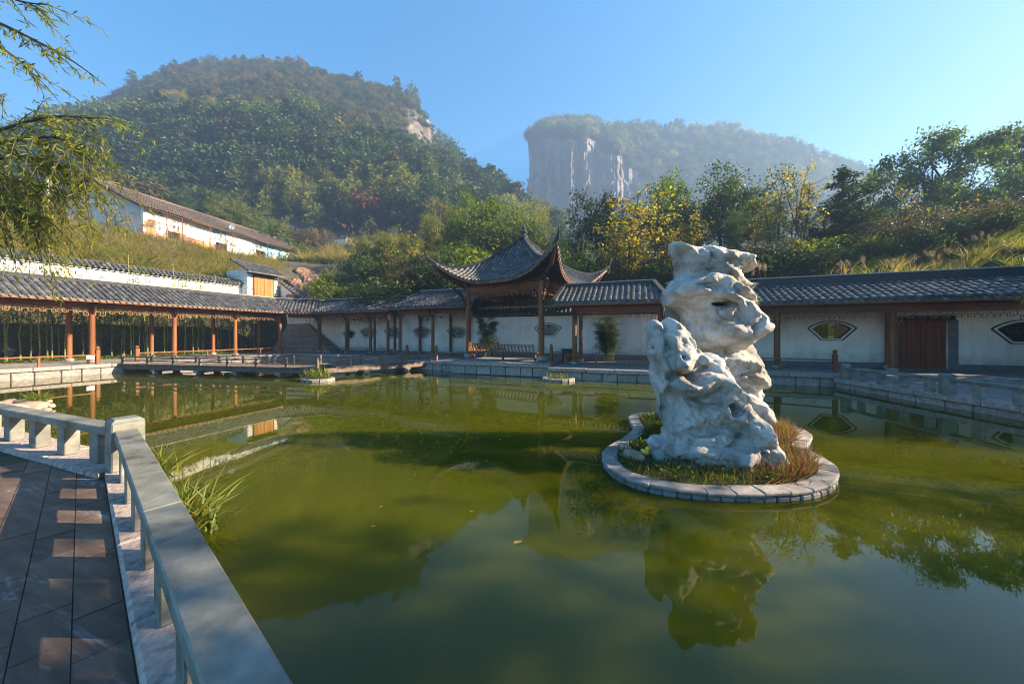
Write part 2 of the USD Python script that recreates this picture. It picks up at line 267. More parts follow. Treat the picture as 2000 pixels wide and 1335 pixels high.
def limbs(rng, base, top, r0, blobs, n=7, wob=.15, sides=7):
    """A tapered trunk with limbs that reach into the crown's lobes."""
    base, top = np.asarray(base, float), np.asarray(top, float); ts = np.linspace(0, 1, 7)
    p = base + (top - base) * ts[:, None]; p[1:-1, :2] += rng.normal(size=(5, 2)) * wob
    ms = [tube(p, r0 * (1 - .8 * ts), sides)]
    for k in range(n):
        t = rng.uniform(.3, .9); a = base + (top - base) * t; c, r = blobs[rng.integers(len(blobs))]
        q = np.asarray(c) + rng.normal(size=3) * np.asarray(r) * .45
        mid = (a + q) / 2 + rng.normal(size=3) * .2 + [0, 0, -.15 * np.linalg.norm(q - a) * .3]
        ms.append(tube([a, mid, q], [r0 * (1 - .75 * t) * .42, r0 * .2, r0 * .05], 5))
        for _ in range(2):
            q2 = q + rng.normal(size=3) * np.asarray(r) * .22; ms.append(tube([mid, q2], [r0 * .12, r0 * .03], 4))
    return cat_(ms)
F_PINE = leafy('pine_needles', [(0, (0.0217, 0.0455, 0.0144)), (.5, (0.0403, 0.0733, 0.0223)), (1, (0.0825, 0.1036, 0.0266))], .25, perobj=.5)
F_DARK = leafy('dark_leaves', [(0, (0.0192, 0.0403, 0.0091)), (.6, (0.0409, 0.0739, 0.0140)), (1, (0.0874, 0.1142, 0.0210))], .3, perobj=.5)
F_GREEN = leafy('green_leaves', [(0, (0.0363, 0.0707, 0.0105)), (.6, (0.0706, 0.1183, 0.0142)), (1, (0.1294, 0.1652, 0.0225))], .4, perobj=.45)
F_OLIVE = leafy('olive_leaves', [(0, (0.0574, 0.0567, 0.0112)), (.6, (0.1022, 0.0903, 0.0173)), (1, (0.1526, 0.1239, 0.0285))], .35, perobj=.45)
F_BROWN = leafy('autumn_brush', [(0, (0.0698, 0.0497, 0.0180)), (.6, (0.1051, 0.0791, 0.0263)), (1, (0.0994, 0.1134, 0.0255))], .3, perobj=.3)
F_RED = leafy('red_leaves', [(0, (0.0800, 0.0240, 0.0128)), (1, (0.1360, 0.0480, 0.0224))], .3, perobj=.2)
F_YELL = leafy('yellow_green_leaves', [(0, (0.1216, 0.1264, 0.0112)), (.6, (0.1880, 0.1792, 0.0176)), (1, (0.2648, 0.2112, 0.0192))], .4, perobj=.2)
F_BAMB = leafy('bamboo_leaves', [(0, (0.0874, 0.1091, 0.0153)), (.6, (0.1537, 0.1673, 0.0213)), (1, (0.2340, 0.2181, 0.0374))], .45, perobj=.2)
F_AUT = leafy('autumn_leaves', [(0, (.07, .10, .010)), (.3, (.16, .17, .012)), (.62, (.34, .29, .014)), (.88, (.42, .30, .014)), (.96, (.36, .17, .012)), (1, (.26, .09, .02))], .5)
F_GRASS = leafy('reed_blades', [(0, (.06, .10, .012)), (.5, (.12, .17, .02)), (.8, (.20, .20, .03)), (1, (.32, .24, .08))], .45)
F_DRY = leafy('dry_grass', [(0, (.14, .15, .025)), (.4, (.25, .22, .05)), (.8, (.38, .28, .085)), (1, (.42, .26, .12))], .5)
F_PLUME = leafy('reed_plumes', [(0, (.16, .12, .075)), (1, (.27, .21, .14))], .4)
F_WILLOW = leafy('willow_leaves', [(0, (0.0980, 0.1296, 0.0119)), (.6, (0.1708, 0.1935, 0.0161)), (1, (0.2625, 0.2452, 0.0255))], .45)

# ------------------------------------------------------------------ far hills with their woods
def interp(pts, x): p = np.array(pts, float); return np.interp(x, p[:, 0], p[:, 1])
ROCKY = M(stage, L + 'hill_ground', {
    'g': ('geometry', {}), 'sx': ('separate_xyz', {}), 'n': ('noise_texture', {'scale': .35, 'detail': 8, 'roughness': .65}), 'mp': ('mapping', {'scale': (1.0, 1.0, .50)}), 'n2': ('noise_texture', {'scale': .13, 'detail': 7, 'roughness': .6}),
    'rk': ('rgb_ramp', {'ramp': [(.30, (.05, .042, .038)), (.45, (.11, .088, .076)), (.56, (.15, .125, .11)), (.74, (.20, .168, .148))]}),
    'gr': ('rgb_ramp', {'ramp': [(.3, (.02, .028, .012)), (.6, (.045, .042, .02)), (.8, (.07, .055, .03))]}),
    'st': ('map_range', {'from_min': .38, 'from_max': .60, 'to_min': 1, 'to_max': 0, 'clamp': True}), 'mx': ('mix', {}), 'b': ('bump', {'strength': .8, 'distance': 1.0}),
    'p': ('principled_bsdf', {'roughness': .9, 'specular_ior_level': .2})},
    [('g.position', 'n.vector'), ('g.position', 'mp.vector'), ('mp.vector', 'n2.vector'), ('n2.fac', 'rk.fac'), ('n.fac', 'gr.fac'), ('g.true_normal', 'sx.vector'), ('sx.z', 'st.value'), ('st.result', 'mx.fac'),
     ('gr.color', 'mx.color1'), ('rk.color', 'mx.color2'), ('mx.color', 'p.base_color'), ('n2.fac', 'b.height'), ('b.normal', 'p.normal')], surface='p.BSDF')
def hill(px, skyline, foot_y, d_foot, d_crest, nq=46, power=.85, amp=5.0, seed=0, back=60):
    q = np.linspace(0, 1, nq); ys, yf = interp(skyline, px), interp(foot_y, px); d0, d1 = interp(d_foot, px), interp(d_crest, px)
    D_ = d0[:, None] + (d1 - d0)[:, None] * q; zf = EYE + (HY - yf) / FPX * d0; zc = EYE + (HY - ys) / FPX * d1
    Z = zf[:, None] + (zc - zf)[:, None] * q ** power
    X = (px[:, None] - 1000) / FPX * D_
    nz = fbm(np.dstack([X * .03, D_ * .03, X * 0]), 5, seed) - .5
    Z = Z + nz * amp * 2 * np.sin(np.pi * q) ** .6
    D_ = np.hstack([D_, D_[:, -1:] + back]); Z = np.hstack([Z, Z[:, -1:] * .55]); X = np.hstack([X, X[:, -1:]])
    return np.dstack([X * CT - D_ * ST, X * ST + D_ * CT, Z])
pxl = np.arange(-420, 1100, 7.0)
sky1 = [(-420, 480), (-250, 420), (-50, 345), (60, 288), (130, 247), (185, 222), (235, 184), (275, 170), (330, 140), (410, 126), (480, 124), (560, 125), (610, 141), (640, 154), (720, 172), (770, 182), (805, 190), (826, 212), (850, 248), (866, 276), (876, 314), (884, 330), (940, 358), (1000, 402), (1040, 436), (1100, 470)]
G1 = hill(pxl, sky1, [(-420, 500), (0, 440), (300, 430), (560, 455), (700, 476), (820, 472), (1100, 500)], [(-420, 85), (600, 88), (1100, 90)], [(-420, 170), (100, 185), (800, 190), (880, 165), (1000, 125), (1100, 115)], seed=2)
for _i, _x in enumerate(pxl):          # the bare cliff at the right shoulder: a step in the slope
    for _q in range(G1.shape[1] - 1):
        yy_ = HY - (G1[_i, _q, 2] - EYE) / (-G1[_i, _q, 0] * ST + G1[_i, _q, 1] * CT) * FPX
        k_ = math.exp(-((_x - 834) / 58) ** 2) * math.exp(-((yy_ - 276) / 52) ** 2); G1[_i, _q, :2] += np.array([-ST, CT]) * k_ * 24 + RND.normal(size=2) * k_ * 1.6
obj('hill', sheet(G1), ROCKY, smooth=False, kind='structure', label='wooded hill with a rocky cliff at its right end')
pxf = np.arange(-700, 420, 14.0)
G2 = hill(pxf, [(-700, 200), (-300, 215), (0, 254), (60, 246), (130, 222), (190, 208), (240, 220), (420, 300)], [(-700, 420), (420, 420)], [(-700, 225), (420, 225)], [(-700, 285), (420, 285)], nq=24, seed=9)
obj('hill', sheet(G2), ROCKY, kind='structure', label='farther blue hill at the left behind the willow')
# the mesa: a fluted cliff with woods on its top
pxr = np.concatenate([np.arange(1030, 1260, 1.6), np.arange(1260, 1960, 8.0)])
topY = interp([(1030, 268), (1045, 252), (1075, 243), (1100, 238), (1150, 238), (1180, 246), (1200, 252), (1230, 246), (1280, 243), (1345, 250), (1390, 251), (1440, 248), (1480, 258), (1540, 272), (1560, 284), (1610, 305), (1680, 328), (1745, 350), (1830, 372), (1960, 395)], pxr) + 11
clifY = interp([(1030, 276), (1060, 274), (1085, 270), (1120, 276), (1150, 272), (1180, 296), (1200, 305), (1230, 318), (1260, 330), (1960, 420)], pxr) + (fbm(np.column_stack([pxr * .08, pxr * 0, pxr * 0]), 3, 5) - .5) * 14
steep = np.clip(1 - (pxr - 1190) / 90, 0, 1); steep = steep * steep * (3 - 2 * steep)
nq = 110; q = np.linspace(0, 1, nq); Q = np.broadcast_to(q, (len(pxr), nq))
flute = (np.abs(fbm(np.column_stack([pxr * .035, pxr * 0, pxr * 0]), 5, 21) - .5) * 2) ** .7 * 16
dcl = 250 + np.maximum(0, Q - .62) / .38 * 38 + np.minimum(Q / .62, 1) * 3
dsl = 232 + Q * 62
Dm = dcl * steep[:, None] + dsl * (1 - steep[:, None])
Ycl = np.where(Q < .62, 560 + (clifY[:, None] - 560) * np.minimum(Q / .62, 1), clifY[:, None] + (topY - clifY)[:, None] * np.clip((Q - .62) / .38, 0, 1) ** .8)
Ysl = 560 + (topY[:, None] - 560) * Q ** .85
Yp = Ycl * steep[:, None] + Ysl * (1 - steep[:, None])
face = steep[:, None] * np.clip(1.25 - Q / .62, 0, 1) ** .3
ncl = fbm(np.dstack([np.broadcast_to(pxr[:, None] * .05, Q.shape), Q * 9, Q * 0]), 6, 8) - .5
Dm = Dm + face * (flute[:, None] * (.5 + fbm(np.dstack([np.broadcast_to(pxr[:, None] * .02, Q.shape), Q * 5, Q * 0]), 3, 44)) + ncl * 13 + (np.abs(fbm(np.dstack([np.broadcast_to(pxr[:, None] * .10, Q.shape), Q * 22, Q * 0]), 5, 18) - .5) * 2) * 9) + (1 - steep[:, None]) * 0
leftlean = (pxr - 1030)
PXm = pxr[:, None] - steep[:, None] * np.clip((1200 - pxr) / 170, 0, 1)[:, None] * (6 * (1 - Q) - 3) + 0 * Q
PXm = PXm + (np.clip((1080 - pxr) / 50, 0, 1)[:, None]) * (fbm(np.dstack([Q * 6, Q * 0, Q * 0]), 3, 31) - .5) * 14
Zm = EYE + (HY - Yp) / FPX * Dm + (1 - steep[:, None]) * (fbm(np.dstack([np.broadcast_to(pxr[:, None] * .02, Q.shape), Q * 3, Q * 0]), 4, 77) - .5) * 10 * np.sin(np.pi * Q)
Xm = (PXm - 1000) / FPX * Dm
side = np.arange(6)[:, None, None] / 5.0                           # the wall that turns away at the left end
Dm = np.vstack([(Dm[:1] + (5 - np.arange(6))[:, None] * 14)[:-1], Dm]); Zm = np.vstack([np.repeat(Zm[:1], 5, 0), Zm]); Xs = (PXm[:1] - 1000) / FPX * Dm[:5] + (5 - np.arange(5))[:, None] * 1.2
Xm = np.vstack([Xs, Xm])
Dm = np.hstack([Dm, Dm[:, -1:] + 70]); Zm = np.hstack([Zm, Zm[:, -1:] * .6]); Xm = np.hstack([Xm, Xm[:, -1:] * 1.2])
G3 = np.dstack([Xm * CT - Dm * ST, Xm * ST + Dm * CT, Zm])
obj('mesa', sheet(G3), ROCKY, kind='structure', label='hazy table hill with a fluted bare cliff and woods on top')

def far_tree(kind, seed):
    rng = np.random.default_rng(seed); h = 1.0
    if kind == 'pine':
        bl = [((rng.normal() * .05, rng.normal() * .05, z), (r, r, .10)) for z, r in ((.38, .26), (.5, .27), (.62, .23), (.74, .19), (.86, .13), (.95, .07))]
        return crown(rng, bl, 620, .085, .30, 16, .2, up=.8, long=1.6)
    if kind == 'bamboo':
        bl = [((rng.normal() * .06, rng.normal() * .06, z), (r, r, .16)) for z, r in ((.35, .14), (.5, .19), (.65, .20), (.8, .15), (.93, .08))]
        return crown(rng, bl, 620, .085, .34, 14, .1, up=.1, long=2.6)
    if kind == 'shrub':
        bl = [((rng.normal() * .18, rng.normal() * .18, .22 + .1 * rng.uniform()), (.28, .28, .2)) for _ in range(4)]
        return crown(rng, bl, 460, .095, .32, 14, .3)
    bl = [((rng.normal() * .13, rng.normal() * .13, z), (r, r, r * .75)) for z, r in ((.42, .26), (.55, .30), (.68, .27), (.8, .2), (.6, .24))]
    return crown(rng, bl, 640, .085, .30, 16, .4)
PROTO = [('pine', F_PINE), ('pine', F_PINE), ('broad', F_DARK), ('broad', F_GREEN), ('broad', F_OLIVE), ('shrub', F_BROWN), ('shrub', F_OLIVE), ('broad', F_YELL), ('broad', F_RED), ('bamboo', F_BAMB), ('shrub', F_DARK)]
MESHES = [far_tree(k, 40 + i) for i, (k, m) in enumerate(PROTO)]
def scatter(name, label, protos, pos, idx, scl, yaw, kind='stuff'):
    pi = UsdGeom.PointInstancer.Define(stage, '/World/' + name); tag(pi, label, None, None, kind)
    targets = []
    for i, (nm, mesh, mat) in enumerate(protos):
        p = f'/World/{name}/kinds/{nm}' if False else f'/World/{name}/{nm}_{i:03d}'
        give_tone(usdkit.mesh(stage, p, mesh, mat)); targets.append(p)
    pi.CreatePrototypesRel().SetTargets(targets)
    pi.CreatePositionsAttr(Vt.Vec3fArray.FromNumpy(np.asarray(pos, np.float32))); pi.CreateProtoIndicesAttr(Vt.IntArray.FromNumpy(np.asarray(idx, np.int32)))
    scl = np.asarray(scl, float); scl = np.repeat(scl[:, None], 3, 1) if scl.ndim == 1 else scl
    pi.CreateScalesAttr(Vt.Vec3fArray.FromNumpy(scl.astype(np.float32)))
    q = [Gf.Quath(float(math.cos(a / 2)), 0, 0, float(math.sin(a / 2))) for a in yaw]
    pi.CreateOrientationsAttr(Vt.QuathArray(q))
    return pi
def on_grid(G, n, rng, area=True):
    """Random places on a grid surface, evenly by area; also where (i, q) they lie and how steep."""
    A, B, C, = G[:-1, :-1], G[1:, :-1], G[:-1, 1:]
    cr = np.cross(B - A, C - A); ar = np.linalg.norm(cr, axis=2); flat = np.abs(cr[..., 2]) / np.maximum(ar, 1e-9)
    w = (ar * (.15 + flat)).ravel(); w /= w.sum(); k = rng.choice(len(w), n, p=w); i, j = np.unravel_index(k, ar.shape)
    u, v = rng.uniform(size=(2, n, 1))
    return A[i, j] + (B - A)[i, j] * u + (C - A)[i, j] * v, flat[i, j], i, j
def to_px(p):
    xc, d = p[:, 0] * CT + p[:, 1] * ST, -p[:, 0] * ST + p[:, 1] * CT
    return 1000 + FPX * xc / d, HY - (p[:, 2] - EYE) / d * FPX, d
rng = np.random.default_rng(5)
pos, flat, i, j = on_grid(G1[:, :-1], 8200, rng); X_, Y_, d_ = to_px(pos)
cl_ = (np.hypot((X_ - 848) / 56, (Y_ - 266) / 66) < 1 + .5 * (fbm(pos * .12, 3, 6) - .5)) & (X_ > 780 + (Y_ - 200) * .3)
keep = (flat > .30) & (Y_ < 520) & ~(cl_ & (rng.uniform(size=len(pos)) < .86)); pos, X_, Y_, d_ = pos[keep], X_[keep], Y_[keep], d_[keep]
nz = fbm(pos * .035, 3, 4); n2 = np.clip(rng.uniform(size=len(pos)) * .75 + .125 + (fbm(pos * .022, 3, 24) - .5) * 1.3, 0, .99); n3 = fbm(pos * .06, 2, 14)
upper = Y_ < interp([(-400, 250), (250, 250), (420, 255), (600, 250), (740, 300), (900, 300)], X_) + (nz - .5) * 60
idx = np.where(n2 < .34, 0, np.where(n2 < .55, 1, np.where(n2 < .78, 2, np.where(n2 < .93, 3, 4))))
idx = np.where(upper, np.where(n2 < .30 + (nz - .5), 5, np.where(n2 < .5, 6, np.where(n2 < .66, 10, np.where(n2 < .84, 4, 0)))), idx)
idx = np.where((np.hypot((X_ - 470) / 110, (Y_ - 226) / 20) < 1) & (n2 < .8), 7, idx)
idx = np.where((np.hypot((X_ - 340) / 30, (Y_ - 205) / 10) < 1), 7, idx)
idx = np.where(rng.uniform(size=len(pos)) > .985, 8, idx)
low = (Y_ > 375) & (d_ < 120); idx = np.where(low & (n3 > .52) & (n2 < .85), 9, idx)
hgt = np.where(upper, rng.uniform(2.6, 5.4, len(pos)), 5.0 + 7.5 * rng.uniform(0, 1, len(pos)) ** 1.6); hgt = np.where(np.isin(idx, (5, 6, 10)), rng.uniform(3.2, 5.4, len(pos)), hgt); hgt = np.where(low, hgt * .9, hgt)
scatter('hill_forest', 'mixed autumn wood of pines, broadleaf trees and brush covering the left hill', [(k + ('_tree' if k != 'shrub' else ''), MESHES[n], PROTO[n][1]) for n, (k, _) in enumerate(PROTO)], pos - [0, 0, .4], idx, np.column_stack([hgt * 1.05, hgt * 1.05, hgt]), rng.uniform(0, 6.28, len(pos)))
pos, flat, i, j = on_grid(G2[:, :-1], 2200, rng); n2 = rng.uniform(size=len(pos))
scatter('distant_forest', 'dark wood on the farther blue hill at the left', [(k + '_tree', MESHES[n], PROTO[n][1]) for n, k in ((0, 'pine'), (2, 'broad'), (4, 'olive'))], pos - [0, 0, .4], (n2 * 2.99).astype(int), rng.uniform(5, 8, len(pos)), rng.uniform(0, 6.28, len(pos)))
pos, flat, i, j = on_grid(G3[5:, :-1], 6500, rng); X_, Y_, d_ = to_px(pos); cst = fbm(pos * .06, 3, 12); bare = (steep[np.minimum(i, len(pxr) - 2)] > .35) & (j < .60 * nq); keep = (~bare & (flat > .25)) | (bare & (cst > .52) & (rng.uniform(size=len(pos)) < .13)); small = bare[keep]; pos, X_ = pos[keep], X_[keep]; n2 = rng.uniform(size=len(pos))
idx = np.where(n2 < .3, 0, np.where(n2 < .5, 2, np.where(n2 < .68, 3, np.where(n2 < .84, 4, np.where(n2 < .92, 5, 7)))))
scatter('mesa_forest', 'hazy green wood on the top and right slope of the table hill', [(k + ('_tree' if k != 'shrub' else ''), MESHES[n], PROTO[n][1]) for n, (k, _) in enumerate(PROTO)], pos - [0, 0, .5], idx, np.where(small, .45, 1.0) * rng.uniform(6.0, 12.5, len(pos)), rng.uniform(0, 6.28, len(pos)))

# ------------------------------------------------------------------ air
HAZE = M(stage, L + 'haze', {'v': ('principled_volume', {'color': (.37, .57, .90), 'density': .0012, 'anisotropy': .2})}, volume='v.volume')
hv, hf = box((0, 0, 0), (900, 470, 205)); hv = rotz(hv, TH) + np.array([*at(1000, 150), 0]) + [0, 0, 205 / 2 - 2.4]
hz = obj('haze', (hv, hf), HAZE, kind='stuff', label='thin blue morning haze in the air')
# ------------------------------------------------------------------ quays and walkways (granite blocks round the pond)
def walkway(name, label, poly, z, edges, mat=GRANITE, core=STEPST, seed=0, block=.72):
    """A raised stone walk: its core, a paving of slabs, and along each water edge a course of cap slabs over a course of blocks."""
    rng = np.random.default_rng(seed); w = thing(name, label, None, kind='structure')
    p = Polygon(poly).buffer(-.12, join_style=2)
    obj('core', prism(p, -1.2, z - .02), core, w)
    for a, b in edges:
        a, b = np.array(a, float), np.array(b, float); Lg = np.linalg.norm(b - a); d = (b - a) / Lg; nrm = np.array([d[1], -d[0]])
        rz = math.atan2(d[1], d[0]); s = 0.0
        while s < Lg - .05:
            l = min(rng.uniform(1.1, 1.8), Lg - s); l = Lg - s if Lg - s - l < .5 else l
            c = a + d * (s + l / 2) - nrm * (.20 - rng.uniform(0, .02))
            obj('cap_slab', cbox((*c, z - .085 + rng.uniform(-.006, .006)), (l - .012, .46, .17), .018, rz), mat, w); s += l
        s = 0.0
        while s < Lg - .05:
            l = min(rng.uniform(.8, 1.2) * block, Lg - s); l = Lg - s if Lg - s - l < .3 else l
            c = a + d * (s + l / 2) - nrm * (.24 + rng.uniform(-.012, .012))
            obj('stone_block', cbox((*c, z - .17 - .22), (l - .03, .4, .42), .02, rz), mat, w); s += l
        obj('footing', cbox((*(a + d * Lg / 2 - nrm * .34), z - .9), (Lg, .4, .7), .02, rz), core, w)
    return w
ZW = .5
walkway('left_walkway', 'granite walkway along the pond under the long left gallery', [(-33.6, -8), (-25.6, -8), (-25.6, 19.2), (-33.6, 19.2)], ZW, [((-25.6, 2), (-25.6, 19.2))], seed=1)
walkway('back_walkway', 'granite walkway along the pond behind the wooden bridge', [(-33.6, 19.2), (-16.0, 19.2), (-16.0, 16.6), (-9.2, 16.6), (-9.2, 24.6), (-33.6, 24.6)], ZW - .004, [((-25.6, 19.2), (-16.0, 19.2)), ((-16.0, 19.2), (-16.0, 16.6)), ((-16.0, 16.6), (-9.2, 16.6))], seed=2)
walkway('pavilion_terrace', 'granite terrace carrying the pavilion, with a course of square blocks', [(-9.2, 15.45), (-3.95, 15.45), (-3.95, 22.6), (-9.2, 24.4)], .62, [((-9.2, 17.5), (-9.2, 15.45)), ((-9.2, 15.45), (-3.95, 15.45))], seed=3)
walkway('gallery_walkway', 'granite walkway in front of the gallery right of the pavilion', [(-3.95, 15.15), (1.2, 15.2), (1.2, 22), (-3.95, 22.5)], ZW - .002, [((-3.95, 15.15), (1.2, 15.2))], seed=4)
walkway('right_gallery_walkway', 'granite walkway in front of the long right gallery', [(1.2, 16.6), (6.9, 16.6), (16, 16.6), (16, 21), (1.2, 21)], ZW, [((1.2, 16.6), (6.95, 16.6))], seed=5)
walkway('right_bank_walk', 'stone walk with a low green stone rail along the right bank', [(6.95, 16.58), (8.3, 11.6), (9.9, 3), (10.4, -10), (16, -10), (16, 16.58)], .35, [((6.95, 16.58), (8.3, 11.6)), ((8.3, 11.6), (9.9, 3))], seed=6)

# ------------------------------------------------------------------ roofs of barrel tiles
def roll_tiles(a, b, r, n, rng=None, top=(0, 0, 1), seg=5):
    """The cover tiles of one roll from the eave point a to the ridge point b: half pipes, each a little wider at its lower end."""
    a, b = np.asarray(a, float), np.asarray(b, float); d = b - a; Lg = np.linalg.norm(d); d /= Lg; side = np.cross(d, top); side /= np.linalg.norm(side); up = np.cross(side, d)
    ang = np.linspace(-.15, math.pi + .15, seg + 1); out = []
    for k in range(n):
        p, q = a + d * Lg * k / n, a + d * (Lg * (k + 1) / n + .03)
        jig = (0 if rng is None else rng.uniform(-.006, .006))
        r0, r1 = r * 1.10 + jig, r * .86 + jig
        lo = p + r0 * (np.cos(ang)[:, None] * side + np.sin(ang)[:, None] * up) + up * .012; hi = q + r1 * (np.cos(ang)[:, None] * side + np.sin(ang)[:, None] * up)
        V = np.vstack([lo, hi, p[None] - up * .01]); m = seg + 1; F = []
        for j in range(seg): F += [[j, j + 1, m + j + 1], [j, m + j + 1, m + j], [2 * m, j + 1, j]]
        out.append((V, np.array(F)))
    return out
def drip(p, side, down, w):             # the drip tile that closes a pan at the eave
    p, side, down = map(np.asarray, (p, side, down)); t = np.cross(side, down) * .02
    pts = np.array([p - side * w, p + side * w, p + side * w * .75 + down * .05, p + down * .10, p - side * w * .75 + down * .05]); V = np.vstack([pts, pts + t]); F = [[0, 1, 2], [0, 2, 3], [0, 3, 4], [5, 7, 6], [5, 8, 7], [5, 9, 8]]
    for j in range(5): F += [[j, (j + 1) % 5 + 5, (j + 1) % 5], [j, j + 5, (j + 1) % 5 + 5]]
    return V, np.array(F)
def frieze(p0, p1, z, h, n, t=.022, seed=0):
    """A carved fretwork band hanging under a beam: thin sticks in a stepped meander, deeper towards the columns."""
    rng = np.random.default_rng(seed); p0, p1 = np.array(p0, float), np.array(p1, float); Lg = np.linalg.norm(p1 - p0); d = (p1 - p0) / Lg
    def pt(u, v): return np.array([*(p0 + d * u), z - v])
    ms = [bar(pt(0, .02), pt(Lg, .02), t, t)]; k = max(3, int(Lg / .17)); st = Lg / k; lev = None
    deep = lambda u: h * (1.0 if min(u, Lg - u) < .42 else .62)
    for i in range(k):
        u0, u1 = i * st, (i + 1) * st; hh = deep((u0 + u1) / 2); a, b = (hh, hh * .45) if i % 2 == 0 else (hh * .45, hh)
        ms += [bar(pt(u0, a), pt(u1, a), t, t)]
        if i % 2 == 0: ms += [bar(pt(u0 + st * .35, hh * .42), pt(u1, hh * .42), t, t), bar(pt(u0 + st * .35, hh * .42), pt(u0 + st * .35, hh * .75), t, t)]
        else: ms += [bar(pt((u0 + u1) / 2, .02), pt((u0 + u1) / 2, a), t, t)]
        if lev is not None and abs(lev - a) > .01: ms.append(bar(pt(u0, lev), pt(u0, a), t, t))
        lev = a
    ms += [bar(pt(.01, 0), pt(.01, h), t, t), bar(pt(Lg - .01, 0), pt(Lg - .01, h), t, t)]
    return cat_(ms)
def column(parent, x, y, z0, z1, r=.115, base=True, mat=WOOD):
    zb = z0 + (.16 if base else 0)
    c = obj('column', lathe([(r * 1.02, zb), (r * 1.02, zb + .5), (r * .97, z1 - .3), (r * .9, z1)], (x, y, 0), 14), mat, parent, smooth=40)
    if base: obj('column_base', lathe([(0, z0), (r * 1.35, z0), (r * 1.72, z0 + .05), (r * 1.72, z0 + .11), (r * 1.25, zb), (0, zb)], (x, y, 0), 14), GRANITE, parent, smooth=40)
    return c
def gallery(name, label, O, e, n, s_eave, b, cols, back, ze, zr, w_ridge, w_back, zcap=.30, spacing=.25, r=.086, tiles_single=False, seed=0, group=None, bracket=True, frz=True, zbeam=None, z0=ZW, back_cols=True, ntile=10, ext=0):
    """An open roofed gallery. O: a point of the front column line; e: its direction; n: inwards. s_eave: the eave's run along e; b: how fast its ends move with depth (mitres and hips)."""
    rng = np.random.default_rng(seed); g = thing(name, label, 'gallery', group=group)
    O, e, n = (np.array(x, float) for x in (O, e, n)); we = -.82
    def pt(s, w, z): return np.array([*(O + e * s + n * w), z])
    def zs(w): return ze + (zr - ze) * (w - we) / (w_ridge - we)
    lo = lambda w: s_eave[0] + b[0] * (w - we)
    hi = lambda w: s_eave[1] + b[1] * (w - we)
    slope = (zr - ze) / (w_ridge - we)
    # roof board: front and back slope
    def slab(w0, w1, f0, f1, th, dz=0):
        A = [pt(lo(w0), w0, f0 + dz), pt(hi(w0), w0, f0 + dz), pt(hi(w1), w1, f1 + dz), pt(lo(w1), w1, f1 + dz)]
        B = [p - [0, 0, th] for p in A]; F = [[0, 1, 2], [0, 2, 3], [4, 6, 5], [4, 7, 6]]
        for j in range(4): F += [[j, j + 4, (j + 1) % 4 + 4], [j, (j + 1) % 4 + 4, (j + 1) % 4]]
        return np.array(A + B), np.array(F)
    obj('roof_bed', slab(we + .03, w_ridge, zs(we + .03), zr, .05), TILE, g, label='dark pan tiles between the rolls')
    obj('roof_boarding', slab(we + .06, w_ridge, zs(we + .06) - .052, zr - .052, .03), BEAMW, g)
    if abs(b[1]) + abs(b[0]) < 3: obj('back_slope', slab(w_ridge, w_back, zr, ze + .05, .06), TILE, g)
    # eave board
    obj('eave_board', bar(pt(s_eave[0] + .02, we + .05, ze - .085), pt(s_eave[1] - .02, we + .05, ze - .085), *((.035, .11) if abs(e[0]) < 2 else 0)), WOOD, g)
    # tile rolls
    m = int((max(hi(w_ridge), s_eave[1]) - min(lo(w_ridge), s_eave[0])) / spacing); smin = min(lo(w_ridge), s_eave[0]); count = 0
    W = np.linspace(we, w_ridge - .05, 60)
    for k in range(m + 1):
        s = smin + (k + .5) * spacing; ok = W[(lo(W) + .06 <= s) & (s <= hi(W) - .06)]
        if len(ok) < 6: continue
        w0, w1 = ok[0], ok[-1]; nt = max(2, int(round(ntile * (w1 - w0) / (w_ridge - we))))
        wv = .022 * math.sin(s * .55 + seed) + rng.normal() * .007; a, bb = pt(s + rng.normal() * .008, w0, zs(w0) + .014 + wv), pt(s + rng.normal() * .008, w1, zs(w1) + .012 + wv * .5)
        tl = roll_tiles(a, bb, r, nt, rng); dn = np.array([*(-n * .25), -.97])
        dr = [drip(pt(s + spacing / 2, we + .0, ze - .005), np.array([*e, 0]), dn, spacing / 2 - r * .55)] if w0 < we + .02 and s + spacing / 2 < s_eave[1] else []
        if tiles_single:
            for t in tl: obj('cover_tile', t, TILE, g)
            if dr: obj('drip_tile', dr[0], TILE, g)
        else: obj('tile_roll', cat_(tl + dr), TILE, g)
    # ridge: a low wall of stacked tiles with a pale cap
    rl, rh = lo(w_ridge) - .06 * (b[0] == 0), hi(w_ridge) + .06 * (b[1] == 0)
    obj('ridge', bar(pt(rl, w_ridge, zr + zcap / 2), pt(rh, w_ridge, zr + zcap / 2), .2, zcap) if False else _ridge(pt(rl, w_ridge, zr - .04), pt(rh, w_ridge, zr - .04), .20, zcap), RIDGE, g)
    obj('ridge_cap', _ridge(pt(rl - .03, w_ridge, zr - .04 + zcap), pt(rh + .03, w_ridge, zr - .04 + zcap), .26, .045), CAPLIME, g)
    for q_, (f, bb_) in enumerate(((lo, b[0]), (hi, b[1]))):      # verge or hip ridge at either end
        if bb_ == 0 or (bb_ > 0) == (q_ == 0): obj('hip_ridge', _ridge(pt(f(we + .05), we + .05, ze + .05), pt(f(w_ridge), w_ridge, zr + .05), .2, .16), RIDGE, g)
    # frame
    zb = ze - .30 if zbeam is None else zbeam
    for s in cols: column(g, *(O + e * s), z0, zb)
    if back_cols:
        for s in (cols if back_cols is True else back_cols): column(g, *(O + e * s + n * back), z0, zb + .1, .105)
    run = sorted([s_eave[0] + .25] + list(cols) + [s_eave[1] - .25]) if ext else sorted(cols)
